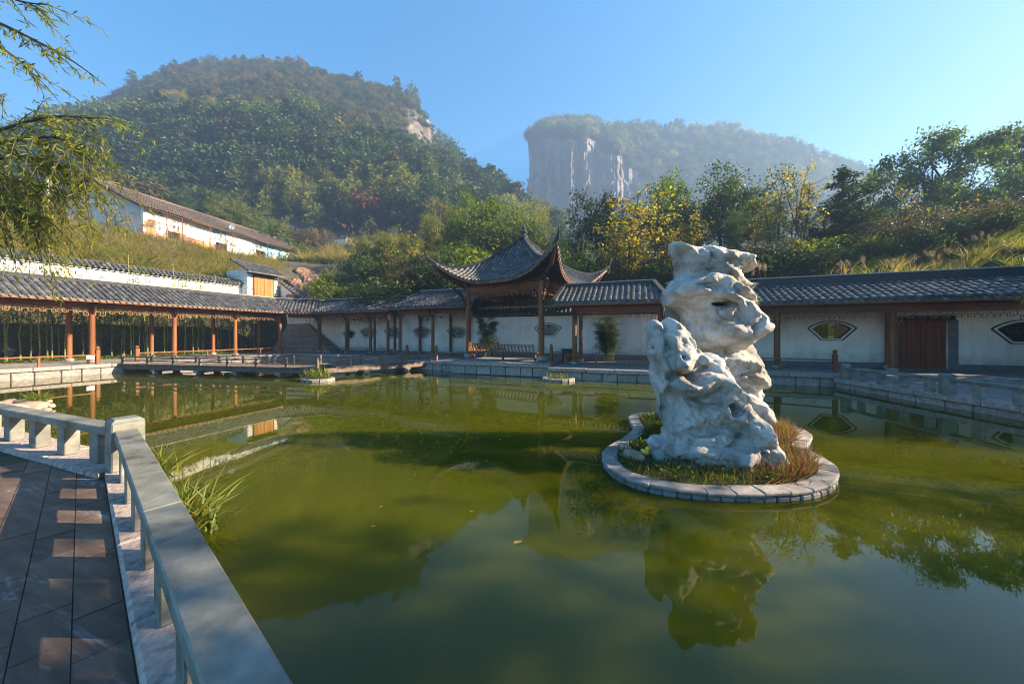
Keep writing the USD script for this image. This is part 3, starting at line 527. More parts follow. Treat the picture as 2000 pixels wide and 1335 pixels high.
    for i, (sa_, sb_) in enumerate(zip(run[:-1], run[1:])):
        if sb_ - sa_ < .5: continue
        obj('beam', _ridge(pt(sa_, 0, zb - .14), pt(sb_, 0, zb - .14), .12, .30), BEAMW, g)
        if frz: obj('fretwork', frieze((O + e * (sa_ + .12)), (O + e * (sb_ - .12)), zb - .15, .36, 0, seed=seed + i), LATT, g)
    for s in cols:
        obj('cross_beam', _ridge(pt(s, -.05, zb - .02), pt(s, back, zb - .02), .11, .24), BEAMW, g)
        if bracket:
            P = [pt(s, -.11, zb - .42), pt(s, -.30, zb - .12), pt(s, -.44, zb + .10), pt(s, -.60, zb + .16)]
            obj('bracket', tube(P, [.045, .06, .06, .04], 6), DARKW, g, smooth=50)
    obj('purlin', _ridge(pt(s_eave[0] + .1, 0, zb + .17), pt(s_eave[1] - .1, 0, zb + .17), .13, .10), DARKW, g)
    return g
def _ridge(a, b, w, h):                 # a level bar of width w standing h high on the line a-b
    a, b = np.asarray(a, float), np.asarray(b, float); d = b - a; d2 = np.array([-d[1], d[0], 0]); d2 = d2 / np.linalg.norm(d2) * w / 2; H = np.array([0, 0, h])
    V = np.array([a - d2, b - d2, b + d2, a + d2, a - d2 + H, b - d2 + H, b + d2 + H, a + d2 + H])
    c = V.mean(0); F = BF.copy()
    n = np.cross(V[F[:, 1]] - V[F[:, 0]], V[F[:, 2]] - V[F[:, 0]]); bad = ((V[F[:, 0]] - c) * n).sum(1) < 0; F[bad] = F[bad][:, ::-1]
    return V, F
T22 = math.tan(math.pi / 8)
gallery('long_gallery', 'long open timber gallery with a dark tiled roof along the left side of the pond', (-27.4, 19.5), (0, -1), (-1, 0), (.28, 21), (-T22, 0), [0, 3.3, 6.75, 10.2, 13.6, 17.0], 2.5, 3.82, 4.86, 1.3, 3.4, .22, seed=10)
q2 = math.sqrt(.5)
gallery('corner_gallery', 'short angled corner of the gallery joining the left and the back roofs', (-27.4, 19.5), (q2, q2), (-q2, q2), (.30, 2.54), (-T22, T22), [2.84], 2.0, 3.82, 4.86, 1.3, 3.2, .22, seed=11, bracket=False, frz=True, back_cols=False, ext=1)
gallery('back_gallery', 'open gallery behind the bridge with fan windows in its back wall', (-25.4, 21.4), (1, 0), (0, 1), (.3, 8.0), (-T22, 0), [0, 3.05, 5.5, 7.2], 1.9, 3.82, 4.86, 1.3, 2.6, .24, seed=12, back_cols=[1.3, 4.2, 6.3], bracket=True)
gallery('stepped_gallery', 'higher gallery bay with a hipped end just left of the pavilion', (-17.4, 20.7), (1, 0), (0, 1), (0.0, 7.2), (1.02, 0), [.9, 3.7, 6.6], 2.4, 3.90, 5.02, 1.1, 2.6, .28, seed=13, bracket=True)
gallery('tall_bay_gallery', 'gallery bay with a broad hipped roof just right of the pavilion', (-4.1, 17.25), (1, 0), (0, 1), (.1, 5.25), (.12, -.30), [1.0, 5.05], 2.0, 3.52, 4.50, .95, 2.8, .20, seed=14, spacing=.255, zbeam=3.22)
gallery('right_gallery', 'long gallery with a tiled roof along the white wall right of the rock', (1.3, 18.3), (1, 0), (0, 1), (0.0, 14), (0, 0), [.55, 4.36, 8.2, 12.05], 1.7, 3.36, 4.22, 1.0, 2.4, .42, seed=15, spacing=.265, r=.092, tiles_single=True, back_cols=[8.95], zbeam=3.04, ntile=6, bracket=False)

# ------------------------------------------------------------------ white walls with fan windows
def fan(sc=1.0, n=14, drop=0.0):
    """A fan-shaped outline about its middle: arched top, slanting sides, flat foot."""
    c = -.93 * .55; R = math.hypot(.93, .58 - c); a0 = math.atan2(.58 - c, .93); a = np.linspace(a0, math.pi - a0, n)
    p = np.column_stack([R * np.cos(a), c + R * np.sin(a)]); p = np.vstack([p, [-.40, 0], [.40, 0]]) - [0, .45]
    return Polygon(p * sc)
def upright(poly, y0, y1, place):
    v, f = prism(poly, y0, y1)          # (x, z) outline, thickness along the local y
    V = np.column_stack([v[:, 0], v[:, 2], v[:, 1]]); f = f[:, ::-1]
    return place(V), f
def garden_wall(name, label, O, e, segs, holes, th=.24, z_plinth=.95, mat=WHITE, tiles=True, door=None):
    """A plastered wall: segs is the (s, z) outline, holes the (s, z) middles of its fan windows, (s, z, scale)."""
    O, e = np.array(O, float), np.array(e, float); n = np.array([-e[1], e[0]])
    place = lambda V: np.column_stack([O[0] + e[0] * V[:, 0] + n[0] * V[:, 1], O[1] + e[1] * V[:, 0] + n[1] * V[:, 1], V[:, 2]])
    w = thing(name, label, 'wall'); P = Polygon(segs)
    from shapely.affinity import translate
    for s, z, k, _ in holes: P = P.difference(translate(fan(k * .80), s, z))
    if door: P = P.difference(shapely.box(door[0], -1, door[1], door[2]))
    obj('wall_face', upright(P, 0, th, place), mat, w)
    for i, (s, z, k, style) in enumerate(holes):
        rng = np.random.default_rng(100 + i + int(s * 10)); wf = obj('window_frame', upright(translate(fan(k), s, z).difference(translate(fan(k * .925), s, z)), -.03, .05, place), BLACKRIM, w)
        inner = translate(fan(k * .80), s, z); obj('inner_rim', upright(inner.difference(inner.buffer(-.028 * k)), .02, th - .04, place), BLACKRIM, wf)
        ms = []
        if style != 'bars':
            pts = rng.uniform((-.72, -.36), (.72, .4), (120, 2)) * k + [s, z]; pts = np.array([p for p in pts if inner.contains(Point(p))])
            for p in pts:
                a = rng.uniform(0, math.pi); l = rng.uniform(.12, .34) * k; d = np.array([math.cos(a), math.sin(a)]) * l / 2
                ln = shapely.LineString([p - d, p + d]).intersection(inner)
                if ln.length > .08 and ln.geom_type == 'LineString':
                    (x0, z0), (x1, z1) = ln.coords[0], ln.coords[-1]; ms.append(bar((x0, .1, z0), (x1, .1, z1), .026 * k, .035))
        else:
            for x in np.arange(-.75, .76, .17):
                ln = shapely.LineString([(s + x * k, z - 1), (s + x * k + rng.uniform(-.12, .12), z + 1)]).intersection(inner)
                if ln.length > .08:
                    (x0, z0), (x1, z1) = ln.coords[0], ln.coords[-1]; ms.append(bar((x0, .1, z0), (x1, .1, z1), .016, .02))
            for _ in range(10):
                p = rng.uniform((-.5, -.3), (.5, .3)) * k + [s, z]; d = rng.normal(size=2) * .16; ms.append(bar((*(p - d)[:1], .1, (p - d)[1]), (*(p + d)[:1], .1, (p + d)[1]), .018, .02))
        v, f = cat_(ms); obj('window_fretwork', (place(v), f), {'ice': PALELAT, 'dark': BLACKRIM, 'bars': WOOD}[style], wf)
    s0, s1 = min(p[0] for p in segs), max(p[0] for p in segs)
    if z_plinth:
        runs = [(s0, s1)] if not door else [(s0, door[0] - .2), (door[1] + .2, s1)]
        for a, b in runs: obj('plinth', (place(box(((a + b) / 2, -.012, (z_plinth + .2) / 2), (b - a, .05, z_plinth - .2))[0]), BF), PLINTH, w)
    return w, place
ZWL = 3.6
garden_wall('white_gallery_wall', 'white wall with fan windows behind the open gallery left of the pavilion', (-25.2, 23.3), (1, 0), [(-3.68, .4), (14.5, .4), (14.5, 4.5), (-3.68, 4.5)], [(1.15, 2.02, .85, 'bars'), (3.3, 2.16, 1, 'ice'), (5.95, 2.16, 1, 'ice'), (8.75, 2.16, 1, 'ice'), (12.0, 2.16, 1, 'ice')], z_plinth=.66)
wp_, place_p = garden_wall('courtyard_wall', 'white wall with one fan window and a tiled coping seen through the pavilion', (-11, 21.75), (1, 0), [(0, .4), (12.6, .4), (12.6, 3.35), (0, 3.35)], [(5.35, 2.30, 1, 'ice')], z_plinth=.78)
obj('wall_coping', _ridge((-11, 21.87, 3.78), (1.6, 21.87, 3.78), .16, .12), CAPLIME, wp_)
obj('coping_bed', (np.array([[-11, 21.35, 3.33], [1.6, 21.35, 3.33], [1.6, 21.87, 3.74], [-11, 21.87, 3.74], [-11, 22.4, 3.33], [1.6, 22.4, 3.33]]), np.array([[0, 1, 2], [0, 2, 3], [3, 2, 5], [3, 5, 4], [0, 4, 5], [0, 5, 1]])), TILE, wp_)
rg = np.random.default_rng(4)
for k in range(48):
    x = -10.9 + k * .26
    obj('tile_roll', cat_(roll_tiles((x, 21.32, 3.36), (x, 21.83, 3.76), .08, 3, rg) + [drip((x + .13, 21.34, 3.34), (1, 0, 0), (0, -.25, -.97), .07)]), TILE, wp_)
obj('coping_band', _ridge((-11, 21.72, 3.20), (1.6, 21.72, 3.20), .05, .10), BLACKRIM, wp_)
plq = obj('wall_plaque', box((-7.15, 21.72, 2.38), (.34, .03, .20)), PALE, wp_, label='small pale plaque on the white wall')
obj('plaque_line', cat_([box((-7.15, 21.70, 2.44), (.24, .012, .018)), box((-7.15, 21.70, 2.33), (.24, .012, .018))]), BLACKRIM, plq)
wr, place_r = garden_wall('right_white_wall', 'long white wall with fan windows and a double door behind the right gallery', (1.3, 20.2), (1, 0), [(-.1, .4), (15, .4), (15, 4.0), (-.1, 4.0)], [(7.06, 2.17, 1, 'bars'), (13.25, 2.10, 1.08, 'dark'), (2.2, 2.17, 1, 'ice')], z_plinth=.74, door=(9.35, 10.98, 2.62))
dr = obj('double_door', box((11.47, 20.31, .56), (1.62, .1, .1)), DOORW, wr, label='dark red-brown double door of upright boards')
for k in range(10):
    x = 10.69 + .156 * (k + .5) + (.0 if k < 5 else .02)
    obj('door_board', cbox((x, 20.30 + (k % 2) * .006, 1.6), (.150, .05, 2.02), .006), DOORW, dr)
obj('door_meeting_bar', cbox((11.475, 20.26, 1.55), (.05, .05, 2.0), .006), DOORW, dr)
obj('door_lintel', cbox((11.47, 20.27, 2.72), (2.1, .2, .2), .01), BLACKRIM, wr)
obj('door_transom', frieze((10.7, 20.24), (12.25, 20.24), 2.66, .28, 0, seed=3), LATT, wr)
for x in (10.52, 12.44): obj('door_jamb', cbox((x, 20.27, 1.52), (.30, .22, 2.2), .012), PLINTH, wr)

# ------------------------------------------------------------------ low rails along the galleries
def low_rail(label, pts, z=ZW, h=.50, every=1.75, group='low timber rails along the galleries', ends=(0, 0)):
    g = thing('low_rail', label, 'railing', group=None)
    for (a, b) in zip(pts[:-1], pts[1:]):
        a, b = np.array(a, float), np.array(b, float); Lg = np.linalg.norm(b - a); k = max(1, round(Lg / every)); d = (b - a) / Lg; rz = math.atan2(d[1], d[0])
        for i in range(k + 1): obj('rail_post', cbox((*(a + d * Lg * i / k), z + h / 2 - .02), (.075, .075, h), .008, rz), WOOD, g)
        obj('hand_rail', _ridge((*(a - d * .05), z + h - .06), (*(b + d * .05), z + h - .06), .085, .055), WOOD, g)
    for p, on in ((pts[0], ends[0]), (pts[-1], ends[1])):
        if on: obj('end_post', cat_([cbox((*p, z + .36), (.15, .15, .72), .015), lathe([(0, z + .72), (.05, z + .72), (.085, z + .80), (.05, z + .88), (0, z + .90)], (*p, 0), 8)]), WOOD, g)
    return g
low_rail('low timber rail along the left walkway, lit by the sun', [(-25.95, 3.5), (-25.95, 9.0)], ends=(0, 1))
low_rail('low timber rail before the columns of the left gallery behind the bridge', [(-26.3, 10.6), (-26.3, 18.9), (-24.6, 20.2), (-17.2, 20.2)], ends=(1, 0))
low_rail('low timber rail between the bridge end and the pavilion', [(-10.95, 16.9), (-9.35, 17.0)], ends=(1, 0))
low_rail('low timber rail behind the bridge end, left of the opening', [(-15.8, 18.9), (-13.2, 17.2)], ends=(0, 1))
low_rail('low timber rail right of the pavilion, before the dark bamboo', [(-3.5, 17.0), (1.0, 17.0)])
low_rail('low timber rail along the right gallery with a tall end post', [(1.7, 17.2), (5.66, 17.9), (7.35, 17.5)], ends=(0, 1))
# ------------------------------------------------------------------ the pavilion
PV = thing('pavilion', 'square open timber pavilion with a tiled pyramid roof and upswept corners', 'pavilion', (-6.68, 19.95, 0), -0.192)
HC, HT, ZE, ZA, LIFT = 2.393, 4.0, 4.86, 7.9, 1.42
def hh(s): return 3.36 + .64 * abs(s) ** 4
def pz(s, w): return ZE + (ZA - ZE) * (.62 * w + .38 * w ** 2.2) + LIFT * abs(s) ** 3.2 * (1 - w) ** 4.4
def psurf(x, y):                        # height of the slope that faces -y, over the plan point (x, y)
    s = np.clip(-x / min(y, -1e-6), -1, 1); w = np.clip(1 + y / hh(s), 0, 1); return pz(s, w)
def eave_y(x):
    ss = np.linspace(-1, 1, 801); xs = np.array([s * hh(s) for s in ss]); s = np.interp(x, xs, ss); return -hh(s)
ROLL_R = .085; rgp = np.random.default_rng(77)
for k in range(4):
    a = k * math.pi / 2; R = lambda V, a=a: rotz(V, a)
    S, Wg = np.linspace(-1, 1, 41), np.linspace(0, 1, 14)
    top = np.array([[(s * hh(s) * (1 - w), -hh(s) * (1 - w), pz(s, w)) for w in Wg] for s in S])
    v, f = sheet(top); f = f[:, ::-1] if np.cross(v[f[100, 1]] - v[f[100, 0]], v[f[100, 2]] - v[f[100, 0]])[2] < 0 else f
    obj('roof_bed', (R(v), f), TILE, PV, smooth=True)
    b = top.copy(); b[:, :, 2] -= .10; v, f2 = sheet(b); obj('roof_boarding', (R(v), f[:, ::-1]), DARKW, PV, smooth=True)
    E_ = np.array([(s * hh(s), -hh(s) + .02, pz(s, 0)) for s in np.linspace(-1, 1, 31)])
    obj('eave_board', cat_([(R(v_), f_) for v_, f_ in (bar(p - [0, 0, .07], q - [0, 0, .07], .04, .12) for p, q in zip(E_[:-1], E_[1:]))]), WOOD, PV)
    xs = np.arange(-3.85, 3.86, .245)
    for x0 in xs:
        y0, y1 = eave_y(x0), -max(abs(x0) + .05, .16); n = max(2, int(round((y1 - y0) / .27)))
        if y1 - y0 < .18: continue
        P = np.array([(x0, y, psurf(x0, y) + .012) for y in np.linspace(y0 - .03, y1, n + 1)]); tl = []
        for p, q in zip(P[:-1], P[1:]): tl += roll_tiles(p, q, ROLL_R, 1, rgp)
        tl.append(drip(P[0] + [.122, .0, -.02], (1, 0, 0), (0, -.2, -.98), .075))
        v, f = cat_(tl); obj('tile_roll', (R(v), f), TILE, PV)
    for x0 in np.linspace(-3.2, 3.2, 17):     # rafters under the eave
        y0 = eave_y(x0) + .05; p, q = np.array([x0, y0, psurf(x0, y0) - .16]), np.array([x0 * .80, y0 + 1.2, psurf(x0 * .80, y0 + 1.2) - .18])
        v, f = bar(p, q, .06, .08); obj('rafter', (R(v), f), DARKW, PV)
    # hip ridge, its upswept tip
    ws = np.linspace(.96, 0, 26); H_ = np.array([(hh(1) * (1 - w), -hh(1) * (1 - w), pz(1, w) + .06) for w in ws]); H_ = np.vstack([H_, [(4.08, -4.08, pz(1, 0) + .16), (4.13, -4.13, pz(1, 0) + .36), (4.15, -4.15, pz(1, 0) + .58)]])
    rad = np.concatenate([np.full(26, .10), [.085, .06, .02]])
    hr = obj('hip_ridge', (lambda t: (R(t[0]), t[1]))(tube(H_, rad, 6)), RIDGE, PV, smooth=50)
    hp = [bar(p + [0, 0, .10], q + [0, 0, .10], .15, .05) for p, q in zip(H_[:-4], H_[1:-3])]
    v, f = cat_(hp); obj('ridge_cap', (R(v), f), RIDGE, hr)
    # corner brace: carved struts reaching out under the corner
    d = np.array([1, -1, 0]) * .7071; c0 = np.array([HC, -HC, 0])
    st = [tube([c0 + [0, 0, 3.55] + d * .16, c0 + [0, 0, 3.9] + d * .22, c0 + [0, 0, 4.3] + d * .42, c0 + [0, 0, 4.75] + d * .95], [.05, .08, .10, .07], 6)]
    for z, o, r in ((3.75, .22, .09), (4.0, .30, .11), (4.25, .42, .12), (4.5, .60, .11)): st.append(lathe([(0, z - .07), (r, z - .02), (r, z + .03), (0, z + .08)], c0 + d * o, 7))
    v, f = cat_(st); obj('corner_brace', (R(v), f), DARKW, PV, smooth=50)
    v, f = tube([c0 + [0, 0, 4.86] - d * .1, c0 + [0, 0, 5.35] + d * 1.5, np.array([hh(1) * .97, -hh(1) * .97, pz(1, 0) - .16])], [.11, .10, .06], 6); obj('corner_rafter', (R(v), f), DARKW, PV)
    # beams and fretwork between the columns
    v, f = _ridge((-HC, -HC, 4.42), (HC, -HC, 4.42), .16, .36); obj('beam', (R(v), f), BEAMW, PV)
    v, f = _ridge((-HC - .3, -HC, 4.80), (HC + .3, -HC, 4.80), .2, .16); obj('beam', (R(v), f), DARKW, PV)
    v, f = frieze((-HC + .16, -HC), (HC - .16, -HC), 4.41, .40, 0, .026, seed=60 + k); obj('fretwork', (R(v), f), LATT, PV)
    x, y = rotz(np.array([[HC, -HC, 0]]), a)[0, :2]; zb = .62 if k != 2 else .62
    obj('column', lathe([(.155, .88), (.155, 2), (.145, 4.5), (.14, 4.95)], (x, y, 0), 16), WOOD, PV, smooth=40)
    obj('column_base', lathe([(0, .62), (.19, .62), (.27, .68), (.285, .78), (.24, .87), (.16, .90), (0, .90)], (x, y, 0), 16), GRANITE, PV, smooth=40)
obj('finial', lathe([(.24, 7.86), (.26, 8.0), (.15, 8.06), (.13, 8.12), (.20, 8.2), (.22, 8.28), (.15, 8.38), (.08, 8.42), (.12, 8.48), (.13, 8.54), (.07, 8.62), (.03, 8.74), (.0, 8.86)], (0, 0, 0), 14), RIDGE, PV, smooth=40)
def bench(p0, p1):                      # a seat with a leaning slatted back, along p0-p1; the back leans outwards
    p0, p1 = np.array(p0, float), np.array(p1, float); Lg = np.linalg.norm(p1 - p0); d = (p1 - p0) / Lg; o = np.array([d[1], -d[0]])
    P = lambda u, t, z: np.array([*(p0 + d * u + o * t), z])
    s = obj('bench', _ridge(P(0, -.06, 1.00), P(Lg, -.06, 1.00), .34, .06), WOOD, PV)
    obj('back_rail', bar(P(0, .30, 1.44), P(Lg, .30, 1.44), .06, .05), WOOD, s); obj('back_rail', bar(P(0, .26, 1.34), P(Lg, .26, 1.34), .035, .03), WOOD, s)
    for u in np.linspace(.12, Lg - .12, max(4, int(Lg / .21))): obj('slat', cat_([bar(P(u, .12, 1.03), P(u, .20, 1.2), .035, .04), bar(P(u, .20, 1.2), P(u, .29, 1.43), .035, .04)]), WOOD, s)
    for u in np.linspace(.15, Lg - .15, 3): obj('leg', cbox(P(u, -.06, .81), (.09, .12, .38), .01), WOOD, s)
bench((-HC + .2, -HC), (HC - .25, -HC)); bench((-HC, HC - .25), (-HC, -HC + .2))
t = thing('stump_seat', 'dark wooden block seat standing right of the pavilion steps', 'seat', (-3.75, 18.6, .62))
obj('seat_block', cbox((0, 0, .29), (.50, .42, .50), .03), DARKW, t); obj('seat_top', cbox((0, 0, .57), (.56, .48, .06), .015), DARKW, t)
low_rail('short carved post and rail closing the pavilion terrace at its right', [(-4.3, 17.3), (-3.5, 17.6)], z=.62, ends=(1, 0))

# ------------------------------------------------------------------ the zigzag timber bridge
BR = thing('wooden_bridge', 'low zigzag plank bridge of weathered timber on stone piers', 'bridge')
BP = [np.array(p) for p in [(-25.6, 10.35), (-14.3, 12.15), (-11.9, 17.15)]]
rgb = np.random.default_rng(31); ZB = .47; BW = 1.35
for i, (a, b) in enumerate(zip(BP[:-1], BP[1:])):
    Lg = np.linalg.norm(b - a); d = (b - a) / Lg; n = np.array([-d[1], d[0]]); rz = math.atan2(d[1], d[0]); k = int(Lg / .155); lift = .10 if i else .0
    s0 = 0 if i == 0 else .55
    for j in range(k):
        s = (j + .5) * Lg / k
        if s < s0: continue
        obj('plank', box((*(a + d * s), ZB - .025 + rgb.uniform(-.004, .004)), (Lg / k - .012, BW + rgb.uniform(-.03, .03), .05), rz), DECKW, BR)
    for t in (-1, 1):
        obj('stringer', _ridge((*(a + n * t * (BW / 2 - .1)), ZB - .27), (*(b + n * t * (BW / 2 - .1)), ZB - .27), .12, .215), DECKW, BR)
        m = max(2, round(Lg / 1.55)); e0, e1 = a + n * t * (BW / 2 - .06), b + n * t * (BW / 2 - .06)
        if i == 0: e1 = e1 - d * (.55 if t > 0 else -.35)
        else: e0 = e0 + d * (.95 if t > 0 else -.30)
        for j in range(m + 1):
            p = e0 + (e1 - e0) * j / m; big = (j in (0, m))
            obj('rail_post', cbox((*p, ZB + .20 + .04 * big), (.085 + .03 * big,) * 2 + (.46 + .08 * big,), .008, rz), DECKW, BR)
        for z in (.15, .34): obj('hand_rail', _ridge((*e0, ZB + z), (*e1, ZB + z), .05, .055), DECKW, BR)
    for s in ((.18, .42, .62, .84) if i == 0 else (.35, .75)):
        for t in (-.42, .42): obj('pier', cbox((*(a + d * Lg * s + n * t), -.28), (.24, .24, 1.0), .02, rz), GRANITE, BR)
        obj('pier_cap', cbox((*(a + d * Lg * s), ZB - .335), (.3, 1.3, .12), .02, rz), GRANITE, BR)
def planter(name, label, c, r, h=.12, blades=260, seed=0, hgt=.32):
    g = thing(name, label, 'planter', (*c, 0)); m = 13
    for k in range(m): a = 2 * math.pi * k / m; obj('kerb_stone', cbox((r * math.cos(a), r * math.sin(a) * .8, h / 2 - .1), (.16, 2 * math.pi * r / m * .94, h + .2), .02, math.atan2(math.sin(a), math.cos(a))), GRANITE, g)
    obj('soil', lathe([(0, h - .01), (r - .05, h - .03), (r - .05, -.2)], (0, 0, 0), 16), SOIL, g)
    rng = np.random.default_rng(seed); q = rng.uniform(0, 1, blades) ** .5 * (r - .1); an = rng.uniform(0, 6.28, blades); c3 = np.column_stack([q * np.cos(an), q * np.sin(an) * .8, np.full(blades, h - .02)])
    dirs = np.column_stack([rng.normal(size=(blades, 2)) * .35, np.ones(blades)]); obj('grass', leaves(c3, hgt, rng, up=0, long=14, dirs=dirs), F_GRASS, g, kind='stuff')
planter('round_planter', 'small round planter of tall grass in the water before the bridge bend', (-13.1, 11.0), .62, seed=1, hgt=.42)
planter('round_planter', 'small round planter of low grass at the right foot of the pavilion terrace', (-3.35, 14.72), .62, seed=2, hgt=.22)

# ------------------------------------------------------------------ near deck and its stone rail
P0 = np.array([-5.45, 2.10]); RD = np.array([.951, -.309]); RN = np.array([-RD[1], RD[0]])     # rail corner, rail direction, towards the water
deck = thing('deck', 'dark slate paving at the near corner of the pond', None, kind='structure')
SLATE = M(stage, L + 'dark_slate', {
    'g': ('geometry', {}), 'tn': ('attribute', {'attribute': 'tone'}), 'm': ('mapping', {'rotation': (0, 0, .32), 'scale': (1.0, 5.0, 1.0)}), 'n': ('noise_texture', {'scale': 2.0, 'detail': 8, 'roughness': .65}), 'n2': ('noise_texture', {'scale': 1.1, 'detail': 8, 'roughness': .7, 'distortion': .6}),
    'r': ('rgb_ramp', {'ramp': [(.28, (.052, .034, .024)), (.5, (.105, .070, .050)), (.75, (.18, .125, .092))]}), 'w': ('rgb_ramp', {'ramp': [(.60, (0, 0, 0)), (.72, (.75, .75, .75))]}),
    'mx': ('mix', {'color2': (.34, .34, .35)}), 'mr': ('map_range', {'to_min': .72, 'to_max': 1.3}), 'cc': ('combine_color', {}), 'm2': ('mix', {'mix_type': 'multiply', 'fac': 1.0}),
    'b': ('bump', {'strength': .55, 'distance': .006}), 'n3': ('noise_texture', {'scale': 14, 'detail': 7, 'roughness': .65}), 'p': ('principled_bsdf', {'roughness': .55, 'specular_ior_level': .45})},
    [('g.position', 'm.vector'), ('m.vector', 'n.vector'), ('m.vector', 'n2.vector'), ('m.vector', 'n3.vector'), ('n.fac', 'r.fac'), ('n2.fac', 'w.fac'), ('w.color', 'mx.fac'), ('r.color', 'mx.color1'), ('tn.fac', 'mr.value'), ('mr.result', 'cc.r'), ('mr.result', 'cc.g'), ('mr.result', 'cc.b'),
     ('mx.color', 'm2.color1'), ('cc.color', 'm2.color2'), ('m2.color', 'p.base_color'), ('n3.fac', 'b.height'), ('b.normal', 'p.normal')], surface='p.BSDF')
ZD, ZLG = .45, .50
def RP(s, t): return P0 + RD * s + RN * t
obj('core', prism(Polygon([(-25.4, -12), (-25.4, 2.1), (-5.5, 2.1), tuple(RP(14, -.05)), (8, -12)]), -1.2, ZD - .012), SOIL, deck)
rgd = np.random.default_rng(3); inner_t = -.150
left_edge = 2.10 - .20
ncount = 0
for row in range(26):
    t1 = inner_t - .008 - row * .187; off = rgd.uniform(0, .3) * 0
    for k in range(-4, 22):
        s = k * .40 + off + .2 * (row % 2); q = Polygon([RP(s + .003, t1), RP(s + .397, t1), RP(s + .397, t1 - .182), RP(s + .003, t1 - .182)])
        q = q.intersection(shapely.box(-16, -3.2, 9, left_edge - .008))
        if q.area < .01 or q.geom_type != 'Polygon': continue
        c = q.centroid
        d_ = -c.x * ST + c.y * CT
        if d_ < .5 or (c.x * CT + c.y * ST) / d_ * FPX < -1120: continue
        if ncount >= 298: continue
        ncount += 1
        b = q.buffer(-.0008, join_style=2); v0, f0 = prism(q, ZD - .03, ZD - .004 + rgd.uniform(-.0025, .0025)); obj('paving_slab', (v0, f0), SLATE, deck)
obj('outer_paving', prism(Polygon([(-25.4, -12), (-25.4, left_edge), (-9.5, left_edge), (-9.5, -2), (8, -6), (8, -12)]), ZD - .034, ZD - .006), SLATE, deck, kind='stuff')
for k in range(9):                      # granite ledge under the rail
    l = 1.06; s = -.02 + k * l; v, f = cbox((0, 0, 0), (l - .012, .37, .62), .015); c = RP(s + l / 2, -.150 + .185)
    if k == 0: v, f = prism(Polygon([(P0[0] - .30, left_edge), (P0[0] - .02, left_edge), RP(-.02, -.15), RP(l - .03, -.150), RP(l - .03, .22), RP(.10, .22), (P0[0] - .06, 2.34), (P0[0] - .30, 2.34)]).buffer(0), ZLG - .62, ZLG); obj('ledge_stone', (v, f), GRANITEP, deck)
    else: obj('ledge_stone', (rotz(v, math.atan2(RD[1], RD[0])) + [*c, ZLG - .31], f), GRANITEP, deck)
for k in range(12):
    x1 = P0[0] - .31 - k * 1.1 ; v, f = cbox((x1 - .55, left_edge + .22, ZLG - .31), (1.088, .44, .62), .015); obj('ledge_stone', (v, f), GRANITEP, deck)
GREENP = GREENST
def stone_rail(label, a, b, every, zl, slab=2.4, h=.45, w=.175, end=(0, 0), first=.45, group='stone rails round the pond', mat=GREENP, pw=.26):
    a, b = np.array(a, float), np.array(b, float); Lg = np.linalg.norm(b - a); d = (b - a) / Lg; rz = math.atan2(d[1], d[0]); g = thing('stone_rail', label, 'railing')
    s = first
    while s < Lg - .2: obj('rail_post', cbox((*(a + d * s), zl + (h - .09) / 2), (.20, .13, h - .09), .008, rz), mat, g); s += every
    s = pw / 2
    while s < Lg - .05:
        l = min(slab, Lg - s); obj('rail_slab', cbox((*(a + d * (s + l / 2)), zl + h - .045), (l - .006, w, .09), .008, rz), mat, g); s += l
    return g
def stone_post(label, p, zl, rz, pw=.26, h=.57):
    return obj('stone_post', cat_([cbox((*p, zl + h / 2 - .02), (pw, pw, h - .04), .012, rz), hull(rotz(np.array([[x * pw / 2, y * pw / 2, 0] for x in (-1, 1) for y in (-1, 1)] + [[x * (pw / 2 - .035), y * (pw / 2 - .035), .035] for x in (-1, 1) for y in (-1, 1)]), rz) + [*p, zl + h - .04])]), GREENP, None, label=label, cat='post')
stone_rail('low green stone rail running from the corner post towards the viewer', P0, RP(7.5, 0), .685, ZLG, slab=2.72, first=.50)
stone_rail('low green stone rail running left from the corner post with pebbles behind it', P0, P0 + [-7, 0], .80, ZLG, slab=2.4, first=.52)
stone_post('square stone post where the two near rails meet', P0, ZLG, -.16)
q1, q2_, q3 = np.array([7.12, 16.2]), np.array([7.95, 13.1]), np.array([9.05, 8.3])
stone_rail('far part of the green stone rail on the right bank, before the double door', q1, q2_, .72, .35, end=(1, 1), first=.62)
stone_rail('near part of the green stone rail on the right bank, running out of the picture', q2_, q3 + (q3 - q2_), .80, .35, first=.72)
stone_post('green stone post at the far end of the right bank rail', q1, .35, -.26)
stone_post('green stone post in the middle of the right bank rail', q2_, .35, -.24)
